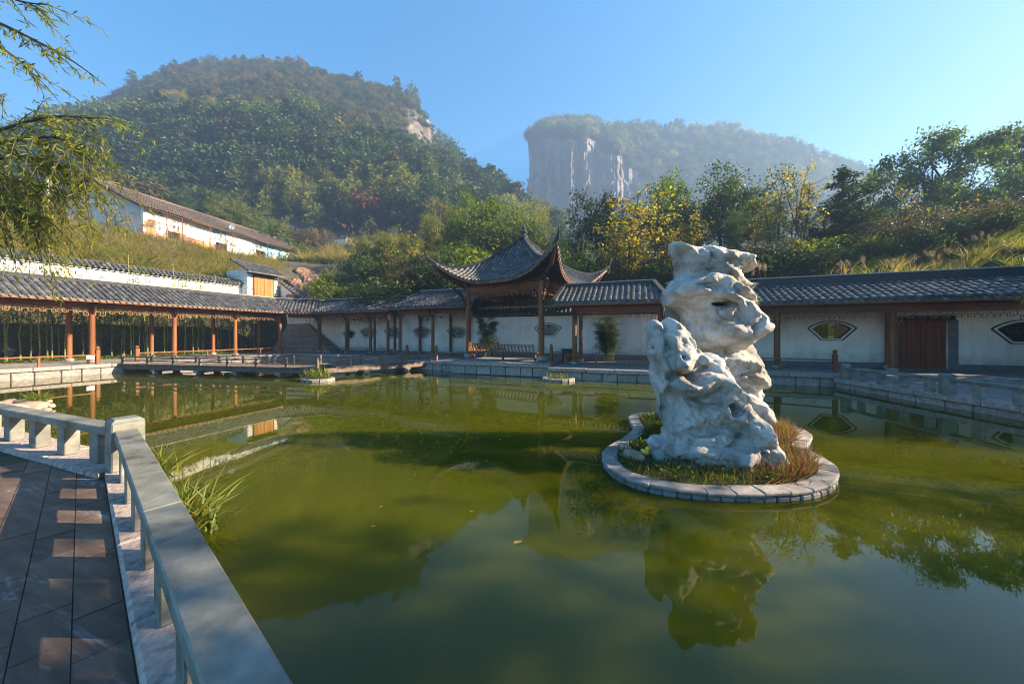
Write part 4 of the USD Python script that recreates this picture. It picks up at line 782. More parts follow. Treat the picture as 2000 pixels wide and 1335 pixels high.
# ------------------------------------------------------------------ the island and its scholar's rocks
def surface_nets(F, org, h):
    """The zero level of a sampled field as a quad mesh turned into triangles."""
    s = F < 0; n = np.array(F.shape); c = np.zeros(n - 1, int)
    for dx in (0, 1):
        for dy in (0, 1):
            for dz in (0, 1): c += s[dx:n[0] - 1 + dx, dy:n[1] - 1 + dy, dz:n[2] - 1 + dz]
    act = (c > 0) & (c < 8); idx = -np.ones(act.shape, int); cells = np.argwhere(act); idx[act] = np.arange(len(cells))
    P = np.zeros((len(cells), 3)); W = np.zeros(len(cells))
    cor = np.array(list(np.ndindex(2, 2, 2)))
    for a in range(8):
        for ax in range(3):
            if cor[a][ax]: continue
            b = cor[a].copy(); b[ax] = 1; f0, f1 = (F[tuple((cells + k).T)] for k in (cor[a], b)); m = (f0 < 0) != (f1 < 0)
            t = np.where(m, f0 / np.where(m, f0 - f1, 1), 0); p = cor[a] + t[:, None] * (b - cor[a]); P[m] += p[m]; W[m] += 1
    V = (cells + P / W[:, None]) * h + org; Fs = []
    for ax in range(3):
        o1, o2 = [(1, 2), (2, 0), (0, 1)][ax]; sl0, sl1 = [slice(1, -1)] * 3, [slice(1, -1)] * 3
        sl0[ax], sl1[ax] = slice(0, -1), slice(1, None); a, b = s[tuple(sl0)], s[tuple(sl1)]
        for flip, m in ((False, a & ~b), (True, ~a & b)):
            g = np.argwhere(m) + 1; g[:, ax] -= 1; e1, e2 = np.eye(3, dtype=int)[o1], np.eye(3, dtype=int)[o2]
            q = np.stack([idx[tuple(k.T)] for k in (g, g - e1, g - e1 - e2, g - e2)], 1)
            Fs.append(q if not flip else q[:, ::-1])
    Q = np.vstack(Fs); Q = Q[(Q >= 0).all(1)]
    return V, np.vstack([Q[:, [0, 2, 1]], Q[:, [0, 3, 2]]]) * 1
def smin(a, b, k): h = np.clip(.5 + .5 * (b - a) / k, 0, 1); return b + (a - b) * h - k * h * (1 - h)
def smax(a, b, k): return -smin(-a, -b, k)
def rock_sdf(prims, cuts, dep, h, lo, hi, k=.11, kc=.06, noise=.06, seed=0, groove=.03, scoop=60, scoop_r=(.06, .16), crag=1.0):
    """prims and cuts: (px, py, depth offset, rx px, ry px, rz px, tilt) ellipsoids seen from the viewpoint; the frame is right, away, up."""
    sc = dep / FPX; X0 = lambda p: (p - 1000) * sc
    x, y, z = (np.arange(a, b, h) for a, b in zip(lo, hi)); G = np.stack(np.meshgrid(x, y, z, indexing='ij'), -1)
    wob = np.stack([fbm(G * 1.7 + o, 3, seed + i) - .5 for i, o in enumerate((0, 9.1, 17.3))], -1); Gw = G + wob * noise * 3.2
    def ell(pr):
        px, py, dd, rx, ry, rz, t = pr; c = np.array([X0(px), dd, EYE + (HY - py) * sc]); r = np.array([rx, rz, ry]) * sc; q = Gw - c
        ca, sa_ = math.cos(t), math.sin(t); q = np.stack([q[..., 0] * ca + q[..., 2] * sa_, q[..., 1], -q[..., 0] * sa_ + q[..., 2] * ca], -1)
        l = np.linalg.norm(q / r, axis=-1); return (l - 1) * r.min() * np.where(l > 1, 1, .8)
    f = None
    for p in prims: e = ell(p); f = e if f is None else smin(f, e, k)
    rng = np.random.default_rng(seed)
    n1 = fbm(G * 2.6, 4, seed + 50); ridged = 1 - np.abs(fbm(G * np.array([2.0, 2.0, 3.4]) + 3, 4, seed + 60) - .5) * 4
    f = f + (n1 - .5) * noise * 1.6 - np.clip(ridged, 0, 1) ** 2 * groove
    V, F_ = surface_nets(f, np.array(lo), h)                # first surface, to place the scoops on it
    for _ in range(scoop):              # worn hollows, longer than wide, that meet in sharp crests
        p = V[rng.integers(len(V))]; r = rng.uniform(*scoop_r); A = np.linalg.qr(rng.normal(size=(3, 3)) * [1, 1, .2] + np.array([[0, 0, 0], [0, 0, 0], [0, 0, 1.2]]))[0]; q = (G - p - rng.normal(size=3) * .02)
        m = (np.abs(q) < r * 3.2).all(-1); q = (q[m] @ A) / np.array([.75, .95, rng.uniform(1.0, 2.4)]); f[m] = smax(f[m], -(np.linalg.norm(q, axis=-1) - r * .72) - r * rng.uniform(.2, .34), .012)
    for c in cuts: f = smax(f, -ell(c), kc)
    rg_ = np.abs(fbm(G * np.array([5, 5, 3.2]) + wob * 2.5, 4, seed + 71) - .5) * 2
    f = f + (fbm(G * 9, 4, seed + 70) - .5) * .026 + (.25 - rg_) * .05 * crag
    return surface_nets(f, np.array(lo), h)
def carve(outline, strokes, dots, dep, h, thick, edge, lean, seed, noise=.046, scoop=16, scoop_r=(.05, .12), back=.85):
    """A worn stone: its outline inflated to a solid, with crests (+) and hollows (-) worked along strokes. Picture points are mapped to the stone's own plane at its depth."""
    sc = dep / FPX; k_ = 530 / 1263
    def pl(p): p = np.asarray(p, float); return np.column_stack([(1150 + k_ * p[:, 0] - 1000) * sc, EYE + (HY - 440 - k_ * p[:, 1]) * sc])
    O = pl(outline); x0, z0 = O.min(0) - .12; x1, z1 = O.max(0) + .12; x, z = np.arange(x0, x1, h), np.arange(z0, z1, h); XZ = np.stack(np.meshgrid(x, z, indexing='ij'), -1); flat = XZ.reshape(-1, 2)
    def seg_d(P, line):
        d = np.full(len(P), 9.); 
        for a, b in zip(line[:-1], line[1:]):
            t = np.clip(((P - a) @ (b - a)) / max(((b - a) ** 2).sum(), 1e-9), 0, 1); d = np.minimum(d, np.linalg.norm(P - a - t[:, None] * (b - a), axis=1))
        return d
    w2 = (np.stack([fbm(np.column_stack([flat * 2.6, flat[:, :1] * 0 + o]), 4, seed + 5) - .5 for o in (0, 7.7)], -1)) * .10
    fw = flat + w2
    dO = seg_d(flat + w2 * .35, np.vstack([O, O[:1]])); ins = shapely.contains_xy(Polygon(O), *(flat + w2 * .35).T); sd = np.where(ins, dO, -dO)
    q = np.clip(sd / edge, -1, 1); T = np.where(q > 0, thick * np.sqrt(np.clip(1 - (1 - q) ** 2, 0, 1)), thick * q * 1.6)
    inner = np.clip(sd / .05, 0, 1); Fd = np.zeros(len(flat))
    for w, amp, pts in strokes:
        d = seg_d(fw, pl(pts)) / (w * k_ * sc)
        Fd += amp * (np.clip(1 - d / 2.1, 0, 1) ** 1.35 if amp > 0 else np.exp(-np.abs(d) ** 1.6)) * inner
    dc = np.zeros(len(flat))
    for cx, cz, rx, rz, amp in dots:
        c = pl([(cx, cz)])[0]; d = np.linalg.norm((flat + w2 * .3 - c) / np.array([rx, rz]) / (k_ * sc), axis=1); dc += amp * (np.exp(-d ** 4) if amp < 0 else np.exp(-d ** 2)) * inner
    sh = XZ.shape[:2]; T, Fd = T.reshape(sh), (Fd + dc).reshape(sh); cy = np.interp(z, [z0, z1], lean)[None, :]
    y = np.arange(-thick - .75, thick + .75, h); Y = y[None, :, None] - cy[:, None, :]
    front = -(Y) - (T + Fd)[:, None, :]; rear = Y - (T * back)[:, None, :]; f = np.maximum(front, rear) * .62
    G = np.stack(np.meshgrid(x, y, z, indexing='ij'), -1)
    n1 = fbm(G * 2.4, 4, seed + 50) - .5; n2 = np.abs(fbm(G * np.array([3.4, 3.4, 2.4]) + n1[..., None] * 1.5, 4, seed + 51) - .5) * 2
    f = f + n1 * noise * 1.5 + (.22 - n2) * noise * 2.2 + (fbm(G * 9, 4, seed + 52) - .5) * noise * 1.1 + np.clip(.10 - np.abs(fbm(G * np.array([1.6, 1.6, 2.6]) + n1[..., None] * .8, 5, seed + 53) - .5) * 2, 0, 1) * .32
    V, _ = surface_nets(f, np.array([x0, y[0], z0]), h); rng = np.random.default_rng(seed); m0 = V[:, 1] > -.9
    for _ in range(scoop):
        p = V[rng.integers(len(V))]; r = rng.uniform(*scoop_r); A = np.linalg.qr(rng.normal(size=(3, 3)))[0]; q = G - p; m = (np.abs(q) < r * 2.6).all(-1); q = (q[m] @ A) / np.array([.75, .95, rng.uniform(1.0, 2.0)]); f[m] = smax(f[m], -(np.linalg.norm(q, axis=-1) - r * .72) - r * .28, .02)
    return surface_nets(f, np.array([x0, y[0], z0]), h)
ROCKM = M(stage, L + 'pale_limestone', {
    'g': ('geometry', {}), 'n': ('noise_texture', {'scale': 1.7, 'detail': 9, 'roughness': .62, 'distortion': .4}), 'r': ('rgb_ramp', {'ramp': [(.28, (.15, .125, .10)), (.40, (.33, .30, .26)), (.52, (.50, .48, .45)), (.68, (.66, .645, .62))]}),
    'm': ('mapping', {'scale': (2.2, 2.2, .5)}), 'n2': ('noise_texture', {'scale': 2.6, 'detail': 8, 'roughness': .7}), 'st': ('rgb_ramp', {'ramp': [(.52, (1, 1, 1)), (.66, (.66, .59, .50)), (.8, (.48, .42, .36))]}), 'mx': ('mix', {'mix_type': 'multiply', 'fac': .75}),
    'v': ('voronoi_texture', {'scale': .75, 'feature': 'distance_to_edge'}), 'vr': ('map_range', {'from_min': 0, 'from_max': .018, 'to_min': .72, 'to_max': 1, 'clamp': True}), 'c4': ('combine_color', {}), 'm4': ('mix', {'mix_type': 'multiply', 'fac': .5}), 'nd': ('noise_texture', {'scale': 1.6, 'detail': 8, 'roughness': .65}), 'ad': ('mix', {'mix_type': 'add', 'fac': 1.0}),
    'n3': ('noise_texture', {'scale': 11, 'detail': 10, 'roughness': .72}), 'b': ('bump', {'strength': 1.0, 'distance': .05}), 'p': ('principled_bsdf', {'roughness': .72, 'specular_ior_level': .35})},
    [('g.position', 'n.vector'), ('n.fac', 'r.fac'), ('g.position', 'm.vector'), ('m.vector', 'n2.vector'), ('n2.fac', 'st.fac'), ('r.color', 'mx.color1'), ('st.color', 'mx.color2'), 
     ('g.position', 'nd.vector'), ('g.position', 'ad.color1'), ('nd.color', 'ad.color2'), ('ad.color', 'v.vector'), ('v.distance', 'vr.value'), ('vr.result', 'c4.r'), ('vr.result', 'c4.g'), ('vr.result', 'c4.b'), ('mx.color', 'm4.color1'), ('c4.color', 'm4.color2'),
     ('m4.color', 'p.base_color'), ('g.position', 'n3.vector'), ('n3.fac', 'b.height'), ('b.normal', 'p.normal')], surface='p.BSDF')
def place_rock(name, label, VF, dep):
    V, F_ = VF; c = at(1000, dep); W_ = np.column_stack([c[0] + V[:, 0] * CT - V[:, 1] * ST, c[1] + V[:, 0] * ST + V[:, 1] * CT, V[:, 2]])
    return obj(name, (W_, F_), ROCKM, None, smooth=True, label=label, cat='rock')
DT, DF = 6.55, 5.55
tall_o = [(375, 95), (395, 80), (440, 95), (497, 108), (515, 100), (545, 97), (600, 115), (690, 128), (730, 140), (737, 165), (735, 175), (748, 205), (740, 222), (715, 212), (705, 225), (710, 245), (735, 268), (755, 262), (755, 285), (738, 325), (742, 345), (750, 390), (770, 430), (788, 470), (785, 500), (770, 530), (752, 545), (765, 590), (790, 625), (805, 670), (818, 705), (812, 740), (805, 790), (795, 830), (790, 1000), (540, 1000), (480, 760), (470, 600), (462, 540), (450, 500), (440, 450), (430, 420), (405, 392), (350, 380), (343, 345), (345, 310), (365, 290), (375, 260), (400, 250), (405, 200), (398, 160), (380, 130)]
tall_s = [(20, -.17, [(395, 252), (470, 240), (520, 226), (560, 244), (620, 274), (700, 296), (745, 318)]), (30, .13, [(352, 310), (420, 285), (490, 268), (535, 242), (575, 280), (600, 318)]), (13, -.10, [(585, 300), (600, 335), (660, 352), (735, 385)]), (42, .15, [(460, 330), (560, 330), (650, 372), (720, 415), (785, 475)]), (20, .10, [(575, 240), (640, 272), (720, 298), (752, 272)]), (14, .07, [(600, 300), (680, 330), (735, 360)]),
          (8, -.15, [(500, 100), (503, 130), (515, 162)]), (26, .12, [(520, 130), (600, 140), (690, 160), (738, 182)]), (20, .08, [(385, 110), (440, 125), (495, 130)]), (34, -.08, [(410, 205), (500, 205), (600, 212), (700, 226)]), (11, -.07, [(650, 140), (700, 150), (735, 158)]), (16, -.10, [(365, 345), (420, 380), (452, 410), (470, 470)]),
          (24, -.20, [(500, 590), (570, 578), (640, 580), (700, 572), (765, 535)]), (60, .14, [(560, 480), (640, 490), (720, 480)]), (22, .08, [(600, 630), (680, 620), (750, 640)]), (8, -.05, [(655, 600), (690, 618), (730, 612)]), (5, -.03, [(700, 420), (675, 470), (690, 530)]), (10, -.10, [(725, 770), (735, 830), (730, 900)]), (10, -.10, [(775, 790), (770, 850)]), (14, .08, [(700, 690), (760, 720), (800, 740)]), (13, -.08, [(640, 720), (720, 760), (800, 770)])]
tall_d = [(550, 376, 36, 8, -.50), (585, 382, 14, 6, -.35), (690, 600, 22, 12, -.06), (778, 640, 12, 18, -.07), (470, 300, 40, 16, -.05), (620, 520, 90, 50, .07), (740, 200, 10, 12, .1)]
vf = carve(tall_o, tall_s, tall_d, DT, .024, .52, .46, (.10, -.02), 3)
place_rock('scholar_rock', 'tall pale weathered rock with hollows and a slit, standing behind the lower rock', vf, DT)
front_o = [(272, 480), (280, 450), (300, 435), (330, 438), (345, 455), (350, 440), (380, 425), (400, 440), (430, 465), (460, 495), (480, 540), (490, 570), (510, 590), (560, 590), (590, 605), (610, 640), (640, 700), (670, 750), (690, 790), (715, 850), (750, 895), (775, 930), (800, 990), (815, 1040), (830, 1075), (812, 1082), (815, 1150), (790, 1190), (560, 1190), (300, 1120), (262, 1030), (245, 985), (270, 965), (320, 960), (330, 935), (310, 870), (303, 800), (288, 740), (278, 690), (287, 640), (267, 590), (274, 540)]
front_s = [(12, -.13, [(346, 452), (335, 520), (346, 580), (333, 640), (345, 700), (335, 760)]), (24, .12, [(382, 430), (410, 500), (440, 555), (490, 610)]), (15, .08, [(350, 470), (360, 540), (345, 590), (375, 640)]), (14, .08, [(300, 445), (305, 520), (295, 600), (310, 680), (308, 760)]), (10, -.07, [(283, 520), (290, 600), (283, 680)]), (22, .13, [(325, 655), (375, 630), (402, 600)]), (11, -.12, [(318, 700), (365, 672), (405, 690), (440, 705)]),
           (22, .17, [(365, 735), (440, 728), (490, 682), (535, 692), (600, 732), (670, 790)]), (18, -.17, [(415, 700), (455, 672), (500, 652), (560, 690)]), (14, .07, [(500, 590), (565, 600), (605, 650), (650, 730)]), (13, -.13, [(390, 782), (470, 790), (530, 745)]), (7, -.10, [(680, 790), (650, 830), (625, 890), (592, 930), (560, 962)]), (7, -.08, [(330, 945), (400, 968), (480, 972), (570, 965)]), (30, .09, [(345, 930), (450, 860), (560, 830)]), (40, .12, [(560, 720), (570, 800), (640, 830)]),
           (54, .26, [(690, 905), (722, 970), (765, 1070), (812, 1150)]), (34, .14, [(690, 905), (625, 1000), (560, 1090)]), (30, .12, [(400, 990), (520, 1010), (600, 990)]), (12, -.10, [(610, 1030), (570, 1060), (548, 1100)]), (5, -.05, [(682, 985), (684, 1055)]), (9, -.09, [(775, 935), (790, 1000), (800, 1060)]), (8, -.09, [(300, 480), (330, 500), (345, 490)]), (18, .10, [(400, 440), (460, 500), (485, 560)]), (10, -.08, [(405, 500), (440, 530), (455, 580)])]
front_d = [(577, 825, 22, 23, -.50), (428, 687, 9, 13, -.45), (380, 607, 9, 8, -.4), (458, 637, 34, 22, -.035), (345, 800, 30, 60, -.28), (330, 870, 20, 40, -.16), (600, 932, 24, 9, -.12), (330, 560, 14, 30, -.08), (650, 812, 16, 10, -.08), (500, 1040, 120, 70, .10), (700, 1060, 90, 60, .08)]
vf = carve(front_o, front_s, front_d, DF, .021, .40, .42, (-.28, .12), 8, noise=.056, scoop=44, scoop_r=(.03, .085))
place_rock('scholar_rock', 'lower jagged pale rock full of holes, leaning before the tall rock', vf, DF)
vf = rock_sdf([(1466, 795, 0, 26, 22, 24, -.5), (1478, 812, -.1, 22, 12, 20, -.4), (1450, 780, .1, 18, 18, 24, 0)], [], 6.2, .026, (3.6, -.6, .1), (5.0, .6, 1.4), seed=12, scoop=20)
place_rock('scholar_rock', 'small rounded pale rock at the right foot of the tall rock', vf, 6.2)
ISL = np.array([at_z(px, py, 0)[:2] for px, py in [(1178, 895), (1181, 915), (1205, 938), (1250, 957), (1320, 971), (1400, 978), (1480, 980), (1560, 977), (1612, 966), (1636, 945), (1632, 922), (1606, 905), (1578, 890), (1584, 868), (1578, 852), (1545, 838), (1505, 828), (1440, 822), (1360, 815), (1300, 812), (1250, 815), (1228, 822), (1236, 838), (1232, 855), (1205, 872)]])
def closed(P, n):                       # a smooth closed outline through the points
    Q = np.vstack([P[-3:], P, P[:4]]); t = np.concatenate([[0], np.cumsum(np.linalg.norm(np.diff(Q, axis=0), axis=1) ** .7)])
    from scipy.interpolate import CubicSpline
    s = CubicSpline(t, Q); u = np.linspace(t[3], t[3 + len(P)], 400); C = s(u); l = np.concatenate([[0], np.cumsum(np.linalg.norm(np.diff(C, axis=0), axis=1))])
    v = np.linspace(0, l[-1], n + 1)[:-1]; return np.column_stack([np.interp(v, l, C[:, 0]), np.interp(v, l, C[:, 1])])
C = closed(ISL, 84); isl = thing('island', 'small kerbed island carrying the pale rocks', None, kind='structure'); rgi = np.random.default_rng(11)
ip = Polygon(C); inn = ip.buffer(-.17); nC = len(C)
for k in range(nC):
    a, b = C[k], C[(k + 1) % nC]; m = (a + b) / 2; d = b - a; l = np.linalg.norm(d); n = np.array([-d[1], d[0]]) / l
    if not ip.contains(Point(m + n * .05)): n = -n
    obj('kerb_stone', cbox((*(m + n * (.085 + rgi.uniform(-.008, .008))), -.04), (l - .006, .17, .20), .02, math.atan2(d[1], d[0])), STEPST, isl)
    if k % 2 == 0:
        e = C[(k + 2) % nC]; d2 = e - a; l2 = np.linalg.norm(d2); obj('kerb_cap', cbox((*((a + e) / 2 + n * .10), .085 + rgi.uniform(-.010, .008)), (l2 + .004, .232 + rgi.uniform(-.012, .012), .05), .015, math.atan2(d2[1], d2[0]) + rgi.normal() * .008), GRANITE if rgi.uniform() < .6 else STEPST, isl)
obj('soil', prism(inn, -.5, .075), SOIL, isl)
cen = at(1400, 5.75)
def in_poly(poly, n, rng):
    x0, y0, x1, y1 = poly.bounds; p = rng.uniform((x0, y0), (x1, y1), (n * 3, 2)); return p[shapely.contains_xy(poly, p[:, 0], p[:, 1])][:n]
def blades(p, z, hgt, rng, lean=.35, long=16, wind=(0, 0)):
    dirs = np.column_stack([rng.normal(size=(len(p), 2)) * lean + wind, np.ones(len(p))]); s = hgt if np.ndim(hgt) else np.full(len(p), hgt)
    return leaves(np.column_stack([p, np.full(len(p), z) if np.ndim(z) == 0 else z]), s, rng, up=0, long=long, dirs=dirs) if np.ndim(hgt) == 0 else cat_([leaves(np.column_stack([p[m], np.full(m.sum(), z) if np.ndim(z) == 0 else z[m]]), h, rng, up=0, long=long, dirs=dirs[m]) for h in np.unique(np.round(s, 2)) for m in [np.round(s, 2) == h]])
core = inn.buffer(-.08); rngg = np.random.default_rng(21)
DUCK = at_z(1256, 893, .09)[:2]; p = in_poly(core, 22000, rngg); p = p[np.linalg.norm(p - DUCK - [.02, -.05], axis=1) > .27]; px_, _, dd = to_px(np.column_stack([p, np.full(len(p), .1)])); nz = fbm(np.column_stack([p * 1.4, p[:, :1] * 0]), 3, 2)
hgt = np.clip(.05 + .17 * nz + .09 * np.clip((px_ - 1470) / 70, 0, 1) + rngg.uniform(0, .08, len(p)), .06, .36); red = (px_ > 1440 + rngg.normal(size=len(p)) * 40)
F_ISL = leafy('island_grass', [(0, (.05, .085, .014)), (.55, (.08, .11, .018)), (.85, (.14, .13, .03)), (1, (.22, .16, .06))], .45)
F_RUST = leafy('rusty_grass', [(0, (.06, .08, .015)), (.35, (.13, .10, .03)), (.75, (.21, .11, .045)), (1, (.22, .09, .06))], .4)
isg = obj('island_grass', blades(p[~red], .06, np.round(hgt[~red] / .04) * .04, rngg, .7, 24), F_ISL, None, kind='stuff', label='green and straw grass round the foot of the rocks')
obj('rusty_grass', blades(p[red], .06, np.round(hgt[red] / .05) * .05, rngg, .65, 34), F_RUST, None, kind='stuff', label='rust-coloured feathery grass on the right side of the island')
pl = in_poly(core, 1800, rngg); hz_ = fbm(np.column_stack([pl * 2, pl[:, :1] * 0]), 2, 8); pl = pl[(hz_ > .45) & (np.linalg.norm(pl - DUCK, axis=1) > .4)]
obj('island_weeds', leaves(np.column_stack([pl, rngg.uniform(.07, .2, len(pl))]), .075, rngg), F_GREEN, None, kind='stuff', label='low leafy weeds among the island grass')
def pebble(rng, c, r, name, label, mat=PEBBLE, group=None):
    ic = trimesh.creation.icosphere(subdivisions=3, radius=1.0); v = np.array(ic.vertices); v = v * (1 + (fbm(v * 1.3 + rng.uniform(0, 9, 3), 3, 1)[:, None] - .5) * .42); v = rotz(v * r, rng.uniform(-.4, .4)) + c
    return obj(name, (v, np.array(ic.faces)), mat, None, smooth=True, label=label, cat='stone', group=group)
for px, py, dz, r, lb in [(1233, 893, .04, (.17, .10, .085), 'brown round stone at the left edge of the island grass'), (1246, 899, .04, (.11, .08, .06), 'flat brown stone just before the yellow toy on the island'), (1222, 879, .04, (.09, .08, .07), 'green-brown stone farthest left on the island')]:
    pebble(rngg, at_z(px, py, .09) + [0, 0, dz], r, 'island_stone', lb)
YEL = noisy('yellow_rubber', [(.3, (.75, .46, .03)), (.7, (.85, .58, .06))], 5, .4, .05)
td = thing('toy_duck', 'little yellow toy duck sitting on a stone at the left of the island', 'toy', at_z(1260, 893, .09) + [0, 0, .05], scale=1.2)
ic = trimesh.creation.icosphere(subdivisions=2, radius=1.0); iv, if_ = np.array(ic.vertices), np.array(ic.faces)
bv = iv * [.055, .042, .036]; bv[:, 2] += np.clip(-iv[:, 0] - .3, 0, 1) * .03
obj('body', (bv + [0, 0, .03], if_), YEL, td, smooth=True); obj('head', (iv * .03 + [.032, 0, .078], if_), YEL, td, smooth=True); obj('bill', (iv * [.018, .014, .006] + [.064, 0, .074], if_), noisy('orange_bill', [(.3, (.7, .2, .02)), (.7, (.75, .25, .03))]), td, smooth=True)
rgq = np.random.default_rng(6); peb = [(8, 797, .26), (30, 801, .34), (62, 797, .36), (48, 789, .30), (98, 795, .16), (92, 786, .14), (82, 796, .20), (20, 789, .26), (90, 803, .14), (66, 806, .20), (-20, 794, .3), (-12, 803, .24)]
plab = ['flat tan pebble nearest the left picture edge behind the rail', 'long tan pebble at the front left of the pebble heap', 'long pale pebble in the middle front of the pebble heap', 'rounded pebble just left of the grass tuft in the pebble heap', 'round pebble farthest right in the pebble heap', 'small pebble right behind the rightmost one in the heap', 'egg-shaped pebble right of the grass tuft', 'tan pebble at the back left of the heap', 'half sunken small pebble at the right of the heap', 'half sunken pebble in front of the heap', 'tan pebble cut by the left picture edge', 'low pebble cut by the left picture edge']
for (px, py, r), lb in zip(peb, plab): pebble(rgq, at_z(px, py, .03) + [0, 0, .04], (r * 1.15, r * .62, r * .40), 'pebble', lb)
def tuft(name, label, c, n, h, spread, seed, mat=None, lean=.45, long=18):
    rng = np.random.default_rng(seed); r = np.abs(rng.normal(size=n)) * spread; a = rng.uniform(0, 6.28, n); p = np.column_stack([c[0] + r * np.cos(a), c[1] + r * np.sin(a)]); ms = []
    for q in p:                         # each blade bends over in three pieces
        d = rng.normal(size=2) * lean; L_ = h * rng.uniform(.6, 1.15); w = L_ / long; x = np.array([*q, c[2]]); dirv = np.array([*d, 1.0]); s = np.cross(dirv, rng.normal(size=3)); s /= np.linalg.norm(s); V = []
        for i in range(4):
            ww = w * (1, .95, .6, .04)[i]; V += [x - s * ww / 2, x + s * ww / 2]; st = dirv / np.linalg.norm(dirv) * L_ / 3; x = x + st; dirv = dirv + np.array([*d * .8, -.22 * i])
        ms.append((np.array(V), np.array([[0, 1, 3], [0, 3, 2], [2, 3, 5], [2, 5, 4], [4, 5, 7], [4, 7, 6]])))
    return obj(name, cat_(ms), mat or F_GRASS, None, label=label, cat='grass tuft')
tuft('grass_tuft', 'bright grass tuft growing among the pebbles behind the left rail', at_z(72, 790, .02), 150, .42, .10, 1)
tuft('grass_tuft', 'long grass tuft growing from the water beside the corner post', [*RP(.55, .40), -.05], 130, .52, .12, 2, lean=.6, long=26)
tuft('grass_tuft', 'grass tuft seen between the last rail post and the corner post', [-5.95, 2.6, .1], 90, .5, .10, 3)
tuft('grass_tuft', 'trailing grass tuft at the water foot of the near rail', [*RP(1.15, .36), .0], 120, .5, .14, 4, lean=.6)
for (px, py, d), n, lb in [((1470, 600, 6.5), 60, 'small grass tuft rooted on the right shoulder of the tall rock'), ((1432, 768, 5.9), 60, 'small reddish tuft in the cleft between the rocks')]:
    tuft('rock_tuft', lb, at(px, d, py + 2), n, .22, .035, n + px, F_GRASS if px > 1450 else F_RUST, .6)
fl_ = np.random.default_rng(15); p = in_poly(wp.buffer(-.6), 420, fl_); p = p[~shapely.contains_xy(ip.buffer(.1), p[:, 0], p[:, 1])]; hf_ = fbm(np.column_stack([p * .35, p[:, :1] * 0]), 3, 61); p = p[hf_ > .5]
_lv = leaves(np.column_stack([p, np.full(len(p), .006)]), .055, fl_, up=8, long=1.8, jitter=.6); obj('floating_leaves', _lv, leafy('fallen_leaves', [(0, (.10, .10, .02)), (.5, (.26, .20, .05)), (1, (.30, .16, .05))], .1), None, kind='stuff', label='small fallen leaves floating on the pond')
# ------------------------------------------------------------------ left slope: retaining wall, white wall, gatehouse, steps, farmhouse
rgl = np.random.default_rng(17)
RW = thing('retaining_wall', 'dark fieldstone retaining wall behind the bamboo at the left', 'wall')
obj('core', box((-34.15, 9.5, 2.2), (.6, 27, 4.2)), WALLROCK, RW, label='mortar behind the stones')
y = 4.6; rows = [(.45, .62), (1.05, .58), (1.6, .55), (2.12, .5), (2.6, .5), (3.08, .5), (3.55, .5)]; n = 0
for z, h in rows:
    y = 4.4 + rgl.uniform(0, .4)
    while y < 21.2 and n < 290:
        l = rgl.uniform(.45, .95); P = np.array([[sx * (.10 + rgl.uniform(-.03, .03)), sy * l / 2 * rgl.uniform(.78, 1.0), sz * h / 2 * rgl.uniform(.78, 1.02)] for sx in (-1, 1) for sy in (-1, 1) for sz in (-1, 1)] + [[.15, rgl.uniform(-.1, .1), rgl.uniform(-.06, .06)], [0.04, l * .5, rgl.uniform(-.1, .1)], [0.04, -l * .5, rgl.uniform(-.1, .1)]])
        obj('stone', hull(P + [-33.82 + rgl.uniform(-.02, .03), y + l / 2, z + h / 2 + rgl.uniform(-.05, .05)]), WALLROCK, RW); y += l + .02; n += 1
UW = thing('upper_white_wall', 'bright white garden wall with a tiled coping on the slope at the left', 'wall')
obj('wall_face', box((-34.02, 10.0, 5.35), (.36, 22, 2.3)), WALLTOP, UW)
for z, o in ((6.42, .03), (6.30, .015)): obj('coping_band', box((-34.0, 10.0, z), (.36 + 2 * o + .02, 22, .045)), RIDGE, UW)
obj('coping_bed', (np.array([[-33.62, -1, 6.52], [-33.62, 21, 6.52], [-34.02, 21, 6.84], [-34.02, -1, 6.84], [-34.42, 21, 6.52], [-34.42, -1, 6.52]]), np.array([[0, 1, 2], [0, 2, 3], [3, 2, 4], [3, 4, 5], [0, 5, 4], [0, 4, 1]])), TILE, UW)
obj('coping_ridge', _ridge((-34.02, -1, 6.82), (-34.02, 21, 6.82), .16, .12), RIDGE, UW)
for k in range(66):
    yy = 3.9 + k * .26; obj('tile_roll', cat_(roll_tiles((-33.60, yy, 6.53), (-33.98, yy, 6.84), .085, 2, rgl) + [drip((-33.62, yy + .13, 6.52), (0, 1, 0), (.25, 0, -.97), .075)]), TILE, UW)
GH = thing('gatehouse', 'small white gatehouse with wooden shutters and a lean-to tiled roof', 'gatehouse')
obj('wall_face', box((-34.5, 21.9, 6.1), (2.9, 2.7, 3.6)), WHITE, GH); obj('wall_cap', box((-33.1, 21.9, 7.55), (.18, 2.74, .10)), PLINTH, GH)
sh = obj('shutter_frame', box((-33.04, 21.95, 6.4), (.06, 1.95, 2.2)), RIDGE, GH)
for k in range(6): obj('shutter_board', cbox((-33.0 + .004 * (k % 2), 21.95 + (k - 2.5) * .285 + (.02 if k > 2 else -.02), 6.38), (.05, .275, 2.0), .006), SHUTW, sh)
rf = obj('roof', (np.array([[-32.35, 20.2, 7.62], [-32.35, 23.6, 7.62], [-34.6, 23.6, 8.72], [-34.6, 20.2, 8.72], [-32.35, 20.2, 7.54], [-32.35, 23.6, 7.54], [-34.6, 23.6, 8.64], [-34.6, 20.2, 8.64]]), np.array([[0, 1, 2], [0, 2, 3], [4, 6, 5], [4, 7, 6], [0, 4, 5], [0, 5, 1], [1, 5, 6], [1, 6, 2], [2, 6, 7], [2, 7, 3], [3, 7, 4], [3, 4, 0]])), TILE, GH)
